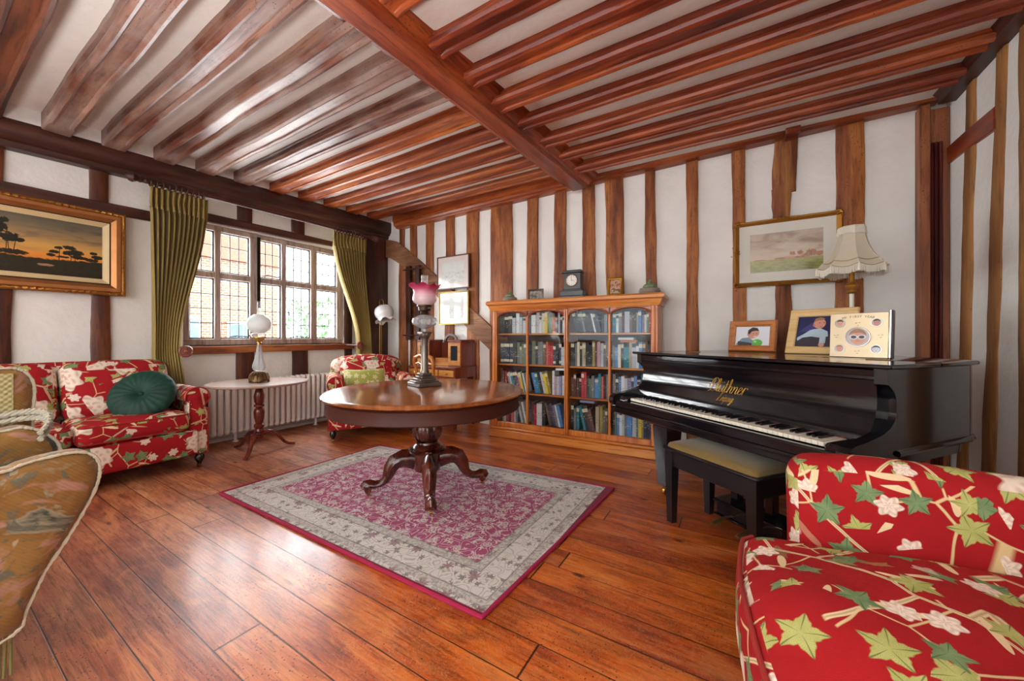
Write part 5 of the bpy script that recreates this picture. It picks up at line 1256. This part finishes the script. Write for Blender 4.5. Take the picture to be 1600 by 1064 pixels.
def outline(o=0.0, y0=.20):
    P = [(X0-o, y0), (X1+o, y0), (X1+o, .88)]
    P += bez((X1+o, .88), (X1+o, 1.02+o), (1.22, 1.08+o), (1.10, 1.11+o)); P += bez((1.10, 1.11+o), (.92, 1.16+o), (.86, 1.42+o), (.60, 1.46+o)); P += bez((.60, 1.46+o), (.4, 1.49+o), (.2, 1.46+o), (.05, 1.40+o)); P += bez((.05, 1.40+o), (-.06, 1.36+o), (X0-o, 1.33+o), (X0-o, 1.22))
    return P
b = MB()
def wallband(b, P, zs, closed_top=True):
    rows = [[b.bm.verts.new((x, y, z)) for x, y in outline(o, y0)] for o, z, y0 in zs]
    for p, q in zip(rows, rows[1:]):
        for i in range(len(p)): b.face([p[i], p[(i+1) % len(p)], q[(i+1) % len(p)], q[i]])
    b.face(rows[0][::-1]); b.face(rows[-1])
wallband(b, None, [(-.05, .565, .26), (-.035, .57, .26), (-.03, .63, .26), (.010, .635, .26), (.014, .645, .26), (.010, .655, .26), (0, .66, .26), (0, .995, .26)]); b.build('rim', LAC, PN_)
b = MB()
rows = [[b.bm.verts.new((x, y, z)) for x, y in outline(o, .565)] for o, z in ((.018, 1.0), (.024, 1.004), (.024, 1.014), (.018, 1.018))]
for p, q in zip(rows, rows[1:]):
    for i in range(len(p)): b.face([p[i], p[(i+1) % len(p)], q[(i+1) % len(p)], q[i]])
b.face(rows[0][::-1]); b.face(rows[-1]); b.build('lid', LAC, PN_)
b = MB(); b.bbox(X0-.024, X1+.024, .165, .562, 1.0, 1.018, .005); b.build('front_lid_flap', LAC, PN_)
b = MB()
for x in (.05, .6, 1.15): b.tube([(x-.05, .5635, 1.0175), (x+.05, .5635, 1.0175)], .0045, 8)
b.build('lid_hinge', BRASS, PN_)
# cheeks
CP_ = [(.27, .60), (.27, .998), (.195, .998), (.195, .935), (.215, .925), (.245, .90), (.262, .865), (.264, .825), (.250, .785), (.215, .755), (.165, .735), (.10, .722), (.03, .712), (-.02, .708), (-.05, .700), (-.068, .68), (-.072, .655), (-.062, .632), (-.045, .622), (-.045, .60)]
for x0, x1 in ((X0, X0+.045), (X1-.045, X1)):
    b = MB(); b.prism([(x0, y, z) for y, z in CP_], (x1-x0, 0, 0)); b.tube([(x0-.002, -.048, .665), (x1+.002, -.048, .665)], .022, 14); b.build('cheek', LAC, PN_, angle=30)
for x0, x1 in ((X0+.045, -.012), (1.237, X1-.045)):
    b = MB(); b.bbox(x0, x1, -.035, .17, .62, .697, .012); b.build('key_block', LAC, PN_)
b = MB(); b.prism([(X0+.045, y, z) for y, z in ((.155, .66), (.158, .705), (.172, .74), (.20, .785), (.215, .83), (.218, .88), (.212, .925), (.265, .925), (.265, .66))], (X1-X0-.09, 0, 0)); b.build('fallboard', LAC, PN_, angle=40)
b = MB(); b.sweep([(0, 0), (.018, -.004), (.020, .018), (.008, .022), (.008, .034), (.024, .038), (.026, .062), (0, .066), (-.05, .066), (-.05, 0)], [((X0+.045, .215, .930), (0, -1, 0), (0, 0, 1)), ((X1-.045, .215, .930), (0, -1, 0), (0, 0, 1))]); b.build('top_rail', LAC, PN_, angle=25)
b = MB(); b.bbox(X0+.02, X1-.02, -.040, .27, .565, .625, .006); b.bbox(X0+.045, X1-.045, -.052, -.012, .615, .668, .008); b.bbox(X0+.0, X1-.0, -.058, -.03, .598, .618, .006); b.build('keybed', LAC, PN_)
IV = plain('ivory_key', '#d9d3c0', .25, coat=.3, var=.06, sc=8); EB = plain('ebony_key', '#0c0c0e', .2, coat=.4)
wk = 1.225/52
b = MB(); b.bbox(0, wk-.0012, -.004, .158, .672, .690, .0016); k0 = b.build('white_key', IV, PN_)
for i in range(1, 52):
    c = k0.copy(); col.objects.link(c); c.parent = PN_; c.location.x = i*wk
b = MB(); b.sweep([(-.0055, 0), (.0055, 0), (.0045, .012), (-.0045, .012)], [((0, .049, .689), (1, 0, 0), (0, 0, 1)), ((0, .056, .689), (1, 0, 0), (0, 0, 1)), ((0, .158, .689), (1, 0, 0), (0, 0, 1))])
kb = b.build('black_key', EB, PN_); first = True
for i in range(51):
    if i % 7 in (0, 2, 3, 5, 6):
        if first: kb.location.x = (i+1)*wk; first = False
        else: c = kb.copy(); col.objects.link(c); c.parent = PN_; c.location.x = (i+1)*wk
b = MB(); b.box(0, 1.225, .150, .160, .689, .694); b.build('key_felt', plain('red_felt', '#5a1518', .9), PN_)
# lettering: pen strokes laid on the fallboard
GLY = {
 'B': (.62, [[(.02, .25), (-.06, .35), (-.02, .52), (.12, .55), (.2, .42), (.12, .30), (.04, .38)], [(.38, 1.0), (.28, .55), (.2, .2), (.1, .02), (-.05, .0)], [(.12, .55), (.2, .85), (.38, 1.02), (.6, .98), (.66, .78), (.52, .58), (.32, .52), (.52, .48), (.6, .28), (.48, .06), (.28, .0), (.2, .1)]]),
 'l': (.24, [[(.0, .05), (.12, .4), (.22, .85), (.2, 1.0), (.12, .9), (.06, .3), (.1, .03), (.2, .05), (.26, .15)]]),
 'u': (.42, [[(.0, .45), (.04, .5), (.02, .2), (.06, .02), (.18, .05), (.28, .25), (.34, .5)], [(.34, .5), (.3, .2), (.32, .02), (.42, .08)], [(.12, .72), (.125, .76)], [(.27, .72), (.275, .76)]]),
 't': (.26, [[(.0, .1), (.1, .5), (.18, .9)], [(.18, .9), (.1, .4), (.08, .05), (.16, .02), (.26, .12)], [(.02, .6), (.24, .63)]]),
 'h': (.42, [[(.0, .05), (.14, .5), (.22, .95), (.16, 1.0), (.1, .7), (.04, .0)], [(.06, .2), (.16, .45), (.28, .5), (.3, .35), (.26, .1), (.32, .0), (.42, .1)]]),
 'n': (.42, [[(.0, .4), (.06, .5), (.08, .4), (.02, .0)], [(.05, .2), (.16, .45), (.28, .5), (.3, .35), (.26, .1), (.32, .0), (.42, .1)]]),
 'e': (.32, [[(.0, .1), (.12, .25), (.26, .4), (.22, .52), (.1, .45), (.03, .2), (.1, .02), (.22, .03), (.32, .15)]]),
 'r': (.34, [[(.0, .2), (.1, .45), (.14, .52), (.12, .4), (.06, .0)], [(.1, .35), (.2, .5), (.32, .5), (.34, .42)]]),
 'L': (.5, [[(-.02, .15), (.08, .3), (.0, .35)], [(.4, .9), (.32, 1.02), (.22, .9), (.2, .5), (.1, .1), (-.04, .04), (.02, -.04), (.2, .06), (.36, .0), (.5, .12)]]),
 'i': (.2, [[(.0, .2), (.08, .5), (.04, .15), (.1, .02), (.2, .12)], [(.1, .72), (.105, .76)]]),
 'p': (.36, [[(.0, .3), (.08, .55), (.0, -.4)], [(.05, .3), (.18, .5), (.28, .38), (.22, .08), (.08, .02), (.2, .0), (.36, .12)]]),
 'z': (.32, [[(.0, .4), (.1, .5), (.22, .46), (.08, .05), (.2, .0), (.32, .1)]]),
 'g': (.36, [[(.26, .45), (.12, .5), (.02, .25), (.08, .03), (.2, .15), (.28, .5), (.2, -.2), (.08, -.42), (.0, -.3), (.2, -.05), (.36, .1)]]),
 '.': (.1, [[(.02, .0), (.03, .03)]])}
def fb_y(z):
    T_ = ((.705, .158), (.74, .172), (.785, .20), (.83, .215), (.88, .218), (.925, .212))
    for (a, y0), (c, y1) in zip(T_, T_[1:]):
        if a <= z <= c: return y0+(y1-y0)*(z-a)/(c-a)
    return .216
def smoothline(P, k=5):
    if len(P) < 3: return P
    Q = [P[0]]+P+[P[-1]]; out = []
    for i in range(len(P)-1):
        p0, p1, p2, p3 = Q[i], Q[i+1], Q[i+2], Q[i+3]
        for j in range(k):
            t = j/k; out.append(tuple(.5*((2*p1[a])+(-p0[a]+p2[a])*t+(2*p0[a]-5*p1[a]+4*p2[a]-p3[a])*t*t+(-p0[a]+3*p1[a]-3*p2[a]+p3[a])*t**3) for a in (0, 1)))
    return out+[P[-1]]
def script_text(txt, xc, z0, s, r):
    tot = sum(GLY[c][0] for c in txt)*s; x = xc-tot/2; b = MB()
    for c in txt:
        for st in GLY[c][1]:
            P = smoothline(st); V = []
            for px, pz in P: z = z0+pz*s; V.append((x+px*s+.22*pz*s, fb_y(z)-.0008, z))
            rr = [r*(.65+.7*abs((V[min(i+1, len(V)-1)][2]-V[max(i-1, 0)][2])/(.001+math.dist(V[min(i+1, len(V)-1)], V[max(i-1, 0)])))) for i in range(len(V))]
            b.tube(V, rr, 6)
        x += GLY[c][0]*s
    return b
script_text('Bluthner', .60, .800, .080, .0013).build('lettering', GOLD, PN_); script_text('Leipzig.', .61, .752, .045, .0009).build('lettering', GOLD, PN_)
# legs, casters, lyre
for x, y in ((.115, .225), (1.17, .27), (.42, 1.12)):
    b = MB(); b.bbox(x-.085, x+.085, y-.085, y+.085, .50, .575, .006)
    b.sweep([(-1, -1), (1, -1), (1, 1), (-1, 1)], [((x, y, .075), (1, 0, 0), (0, 1, 0), .045), ((x, y, .47), (1, 0, 0), (0, 1, 0), .068), ((x, y, .505), (1, 0, 0), (0, 1, 0), .068)]); L = b.build('leg', LAC, PN_)
    b = MB(); b.tube([(x-.01, y-.01, .028), (x+.01, y-.01, .028)], .028, 14); b.lathe([(.018, .05), (.02, .077)], 10, (x, y, 0)); b.bbox(x-.02, x+.02, y-.025, y+.01, .035, .055, .004); b.build('caster', BRASS, L)
b = MB(); b.bbox(.49, .885, .26, .40, .035, .105, .004); b.bbox(.475, .90, .245, .415, .105, .125, .006); b.bbox(.48, .895, .25, .41, .022, .036, .004)
b.bbox(.555, .605, .30, .35, .125, .57, .004); b.bbox(.765, .815, .30, .35, .125, .57, .004); b.build('pedal_lyre', LAC, PN_)
for x in (.60, .76):
    b = MB(); b.tube([(x, .28, .055), (x, .20, .060), (x, .15, .052), (x, .115, .045), (x, .09, .044)], [.008, .009, .016, .020, .014], 10, flat=.4, up=(1, 0, 0)); b.build('pedal', plain('tarnished_brass', '#8a7a4c', .35, .85), PN_)
# bench
M2 = Matrix.Translation(PO) @ Matrix.Rotation(PA, 4, 'Z'); bc = M2 @ Vector((.69, .115, 0))
BN = thing('piano_bench', 'black wooden piano bench with an olive gold velvet seat', 'bench', bc, PA)
for x in (-.262, .262):
    for y in (-.155, .155):
        b = MB(); b.sweep([(-1, -1), (1, -1), (1, 1), (-1, 1)], [((x, y, 0), (1, 0, 0), (0, 1, 0), .019), ((x, y, .32), (1, 0, 0), (0, 1, 0), .027), ((x, y, .455), (1, 0, 0), (0, 1, 0), .027)]); b.build('leg', BLKWOOD, BN)
b = MB(); b.bbox(-.28, .28, -.17, .17, .345, .445, .004); b.build('apron', BLKWOOD, BN)
b = MB(); b.bbox(-.30, .30, -.195, .195, .445, .462, .007); b.build('seat_frame', BLKWOOD, BN)
def bv():
    m = M('old_gold_velvet'); n = m.noise(m.coord(), 5, 3); c = m.mix(n, '#7d6634', '#68532a'); return m.bsdf(c, .7, 0, .2, None, sheen=.25)
b = MB(); b.soft((0, 0, .462), (.57, .36, .06), .028, (0, 0, .018), n=14); b.build('seat_cushion', bv(), BN)

# ================================================================== THINGS ON THE PIANO
def flat(b, pts, mat, d): b.mat(mat); b.poly([(x, -d, z) for x, z in pts])
def oval(cx, cz, rx, rz, n=20, a0=0.0): return [(cx+rx*math.cos(2*PI*i/n)*math.cos(a0)-rz*math.sin(2*PI*i/n)*math.sin(a0), cz+rx*math.cos(2*PI*i/n)*math.sin(a0)+rz*math.sin(2*PI*i/n)*math.cos(a0)) for i in range(n)]
C_ = lambda n, h: plain('print_'+n, h, .35, coat=.5, var=.10, sc=30)
SK, SK2, HR, WH, DK = C_('skin', '#c98f78'), C_('rosy_skin', '#b9766a'), C_('dark_hair', '#2f2320'), C_('white', '#d2d3d8'), C_('dark', '#22222a')
LIDZ = 1.0195
def easel(P, w, h, d=.07, mat=None):
    b = MB(); b.prism([(w/2-.02, .012, h*.7), (w/2+.02, .012, h*.7), (w/2+.02, d+h*.10, .0), (w/2-.02, d+h*.10, .0)], (0, .004, 0)); b.build('easel_back', mat or DK, P, smooth=False)
P = thing('photo_frame', 'chunky brown wooden photo frame with dark-haired boy and green ball, on the piano', 'photo frame', (-.075, 3.565, LIDZ), math.radians(-22)); P.rotation_euler.x = math.radians(-10)
w, h = .335, .245; HW = wood('orange_brown_frame', '#7a3f17', '#a9622b', '#c07c3f', 'x', .35, .8, bump=.05, coat=.2)
b = MB(); frame_ring(b, w, h, [(0, -.012), (0, .012), (.008, .020), (.030, .018), (.046, .008), (.048, -.0), (.048, -.012)]); b.build('frame', HW, P, angle=25)
b = MB([]); x0, x1, z0, z1 = .047, w-.047, .047, h-.047; W_, H_ = x1-x0, z1-z0; q = lambda L: [(x0+a*W_, z0+c*H_) for a, c in L]
flat(b, q([(0, 0), (1, 0), (1, 1), (0, 1)]), WH, .001)
flat(b, q([(.02, 0), (.05, .12), (.2, .38), (.4, .42), (.55, .25), (.6, 0)]), C_('steel_blue', '#6d8593'), .0014); flat(b, q([(.08, .0), (.08, .22), (.3, .18), (.5, .12), (.5, 0)]), DK, .0016)
flat(b, q(oval(.54, .60, .155, .25, a0=-.3)), SK, .0018); flat(b, q([(.36, .62), (.38, .82), (.50, .96), (.64, .92), (.70, .76), (.60, .78), (.48, .74), (.42, .58)]), HR, .002); flat(b, q(oval(.38, .58, .03, .06)), SK2, .0021)
for e in (.53, .63): flat(b, q(oval(e, .62, .018, .02, 8)), DK, .0022)
flat(b, q(oval(.59, .47, .045, .025, 10)), WH, .0022); flat(b, q(oval(.66, .14, .15, .19)), C_('leaf_green', '#54a53b'), .0024); flat(b, q(oval(.60, .20, .04, .05)), C_('pale_green', '#9bd07a'), .0026); b.build('photograph', None, P, smooth=False); easel(P, w, h)
P = thing('photo_frame', 'large pale pine photo frame of a crawling baby, behind the silvery frame', 'photo frame', (.275, 3.21, LIDZ), math.radians(-30)); P.rotation_euler.x = math.radians(-17)
w, h = .37, .31; PW = wood('pale_pine_frame', '#b98a4a', '#d3b078', '#dcc397', 'x', .4, .6, bump=.05)
b = MB(); frame_ring(b, w, h, [(0, -.01), (0, .012), (.006, .016), (.044, .014), (.05, .006), (.05, -.01)]); b.build('frame', PW, P, angle=25)
b = MB([]); x0, x1, z0, z1 = .049, w-.049, .049, h-.049; W_, H_ = x1-x0, z1-z0
flat(b, q([(0, 0), (1, 0), (1, 1), (0, 1)]), C_('midnight', '#23264f'), .001); flat(b, q([(0, 0), (1, 0), (1, .3), (.5, .48), (.22, .42), (0, .2)]), C_('slate', '#33323b'), .0013); flat(b, q([(.05, .5), (.3, .8), (.45, .7), (.3, .5)]), C_('indigo', '#3b3f78'), .0013)
flat(b, q([(.02, .24), (.03, .31), (.16, .42), (.28, .55), (.36, .58), (.50, .60), (.64, .5), (.66, .34), (.5, .3), (.32, .34), (.14, .30), (.05, .2)]), C_('baby_blue', '#a9bcc8'), .0016); flat(b, q([(.50, .38), (.62, .36), (.62, .12), (.50, .10)]), MAT['print_baby_blue'], .0017); flat(b, q(oval(.55, .07, .06, .06)), SK, .002)
flat(b, q(oval(.46, .76, .125, .165)), SK, .002); flat(b, q([(.34, .80), (.36, .92), (.46, .97), (.57, .92), (.52, .87), (.41, .86)]), C_('fair_hair', '#9a6a4c'), .0022); flat(b, q(oval(.35, .71, .025, .045)), SK2, .0022)
for e in (.46, .55): flat(b, q(oval(e, .78, .013, .016, 8)), DK, .0023)
flat(b, q(oval(.50, .66, .035, .018, 10)), SK2, .0023); b.build('photograph', None, P, smooth=False); easel(P, w, h)
P = thing('photo_frame', 'silvery first year photo frame with five round openings, nearest on the piano', 'photo frame', (.445, 2.795, LIDZ), math.radians(-26)); P.rotation_euler.x = math.radians(-5)
w, h = .245, .245; SV = plain('champagne_metal', '#c3b294', .32, .55, var=.08, sc=10); CH = plain('polished_chrome', '#c8c8c8', .12, 1.0, var=0)
b = MB(); b.bbox(0, w, -.004, .006, 0, h, .002); b.build('plate', SV, P)
b = MB(); b.bbox(w+.001, w+.012, -.010, .022, -.0, h+.012, .003); b.bbox(.0, w, -.003, .02, -.0, .004, .001); b.build('chrome_edge', CH, P); b = MB(); b.bbox(w+.012, w+.017, -.006, .026, 0, h+.01, .002); b.build('black_back', DK, P)
def disc_photo(cx, cz, r, skin, hair, glasses=False):
    b = MB(); b.tube([(cx+r*math.cos(2*PI*i/28), -.005, cz+r*math.sin(2*PI*i/28)) for i in range(28)], .0022 if r < .03 else .0035, 6, close=True); b.build('round_rim', CH, P)
    b = MB([]); flat(b, oval(cx, cz, r, r, 28), C_('pale_wall', '#b9b0ae'), .0046); flat(b, oval(cx, cz-r*.08, r*.62, r*.74), skin, .005); flat(b, [(cx+r*.72*math.cos(t), cz+r*(.10+.78*math.sin(t))) for t in [.1+i*(PI-.2)/10 for i in range(11)]]+[(cx-r*.4, cz+r*.42), (cx+r*.3, cz+r*.46)], hair, .0053)
    if glasses:
        for s_ in (-1, 1): flat(b, oval(cx+s_*r*.32, cz+.0, r*.32, r*.24), WH, .0056); flat(b, oval(cx+s_*r*.32, cz, r*.23, r*.16), DK, .0059)
        flat(b, oval(cx, cz+.002, r*.1, r*.06, 8), WH, .0057)
    else:
        for s_ in (-1, 1): flat(b, oval(cx+s_*r*.25, cz+r*.02, r*.08, r*.07, 8), DK, .0056)
    flat(b, oval(cx, cz-r*.42, r*.2, r*.07, 10), SK2, .0057); b.build('photograph', None, P, smooth=False)
disc_photo(.045, .190, .022, SK, HR); disc_photo(.198, .190, .022, SK2, HR); disc_photo(.045, .047, .022, SK, MAT['print_fair_hair']); disc_photo(.198, .047, .022, WH, DK); disc_photo(.122, .112, .052, SK, MAT['print_fair_hair'], True)
txt = 'MY FIRST YEAR'
for i, ch in enumerate(txt):
    if ch == ' ': continue
    cu = bpy.data.curves.new('l', 'FONT'); cu.body = ch; cu.size = .017; cu.extrude = .0004; cu.align_x = 'CENTER'
    to = bpy.data.objects.new('l', cu); col.objects.link(to); dg = bpy.context.evaluated_depsgraph_get(); me = bpy.data.meshes.new_from_object(to.evaluated_get(dg)); bpy.data.objects.remove(to)
    me.materials.clear(); me.materials.append(DK); o = bpy.data.objects.new('letter', me); col.objects.link(o); o.parent = P; t = (i-6)/6
    o.location = (.122+.062*t, -.0052, .220-.007*t*t); o.rotation_euler = (PI/2, -t*(-.18), 0)
b = MB()
for cx, cz in ((.03, .118), (.215, .118), (.122, .03), (.122, .185)):
    for dx, dz in ((-.008, .004), (.006, .006), (0, -.008)): b.lathe([(0, -.003), (.006, 0), (0, .003)], 8, (cx+dx, -.005, cz+dz))
b.build('relief_motifs', CH, P)
P = thing('table_lamp', 'tall lamp with cream fringed scalloped shade standing on the piano', 'lamp', (.640, 3.30, LIDZ))
b = MB(); b.lathe([(0, 0), (.075, 0), (.078, .012), (.05, .025), (.02, .04), (.014, .06), (.0, .06)], 24); b.build('base', BRASS, P)
b = MB(); b.lathe([(.013, .05), (.013, .40), (.018, .405)], 16); b.build('stem', plain('cream_onyx', '#cfc6b4', .3), P)
b = MB(); b.lathe([(.016, .40), (.026, .41), (.02, .425), (.03, .44), (.034, .455), (.022, .47), (.014, .48), (.014, .56)], 20, lobes=6, lob=.08); b.build('gilt_collar', GILT, P)
def shade_mat():
    m = M('cream_silk'); tr = m.t.nodes.new('ShaderNodeBsdfTranslucent'); df = m.t.nodes.new('ShaderNodeBsdfDiffuse'); mx = m.t.nodes.new('ShaderNodeMixShader'); n = m.noise(m.coord(), 60, 3); c = m.mix(n*.3, '#d9cfb9', '#c0b296')
    m.t.links.new(c.k, tr.inputs[0]); m.t.links.new(c.k, df.inputs[0]); mx.inputs[0].default_value = .25; m.t.links.new(df.outputs[0], mx.inputs[1]); m.t.links.new(tr.outputs[0], mx.inputs[2]); m.t.links.new(mx.outputs[0], m.out.inputs[0]); return m.mat
SILK = shade_mat(); NP = 8
def shade_pt(a, v, off=0.0):
    """bell shade of eight flat panels with scalloped hem; v from the top (0) to the hem (1)"""
    prof = [(.085, 0), (.088, .05), (.098, .10), (.115, .15), (.138, .195), (.165, .235), (.200, .27), (.222, .295)]
    k = v*7; i = min(int(k), 6); r = prof[i][0]*(1-k+i)+prof[i+1][0]*(k-i); d = prof[i][1]*(1-k+i)+prof[i+1][1]*(k-i)
    s = (a/(2*PI)*NP) % 1; rr = r*math.cos(PI/NP)/math.cos((s-.5)*2*PI/NP)+off; hem = .022*math.sin(PI*s)*max(0, (v-.5)*2)
    return Vector((rr*.80*math.cos(a), rr*.80*math.sin(a), .845-(d+hem)*.90))
ang0 = math.radians(8)
b = MB(); b.grid(lambda u, v: shade_pt(2*PI*u, v), 96, 24, closeu=True); o = b.build('lamp_shade', SILK, P, angle=30); sh = o
BR = plain('bronze_braid', '#9a845a', .5, .2); FRW = plain('white_fringe', '#d5cfbf', .9, var=.15, sc=80)
for v in (.80, .99):
    b = MB(); b.tube([shade_pt(2*PI*i/96, v, .003) for i in range(96)], .0028, 5, close=True); b.build('braid', BR, sh)
b = MB()
for i in range(260):
    a = 2*PI*i/260; p = shade_pt(a, 1.0, .003); s = rnd.uniform(.9, 1.1); b.tube([p, p+Vector((rnd.uniform(-.002, .002), rnd.uniform(-.002, .002), -.045*s))], .0019, 4)
b.build('fringe', FRW, sh); b = MB()
for i in range(130):
    a = 2*PI*i/130; p = shade_pt(a, .02, .004); q_ = shade_pt(a, .17, .006); b.tube([p, q_+Vector((0, 0, rnd.uniform(-.006, .006)))], .0019, 4)
b.build('fringe', FRW, sh); b = MB()
for k in range(NP):
    a = 2*PI*k/NP; p = shade_pt(a+.001, .98, .008); b.lathe([(.004, 0), (.009, -.03), (.010, -.055), (0, -.056)], 8, p)
b.build('tassels', FRW, sh)
b = MB()
for k in range(NP): a = 2*PI*k/NP+.0005; b.tube([shade_pt(a, v/12, .001) for v in range(13)], .002, 5)
b.build('panel_seams', FRW, sh)
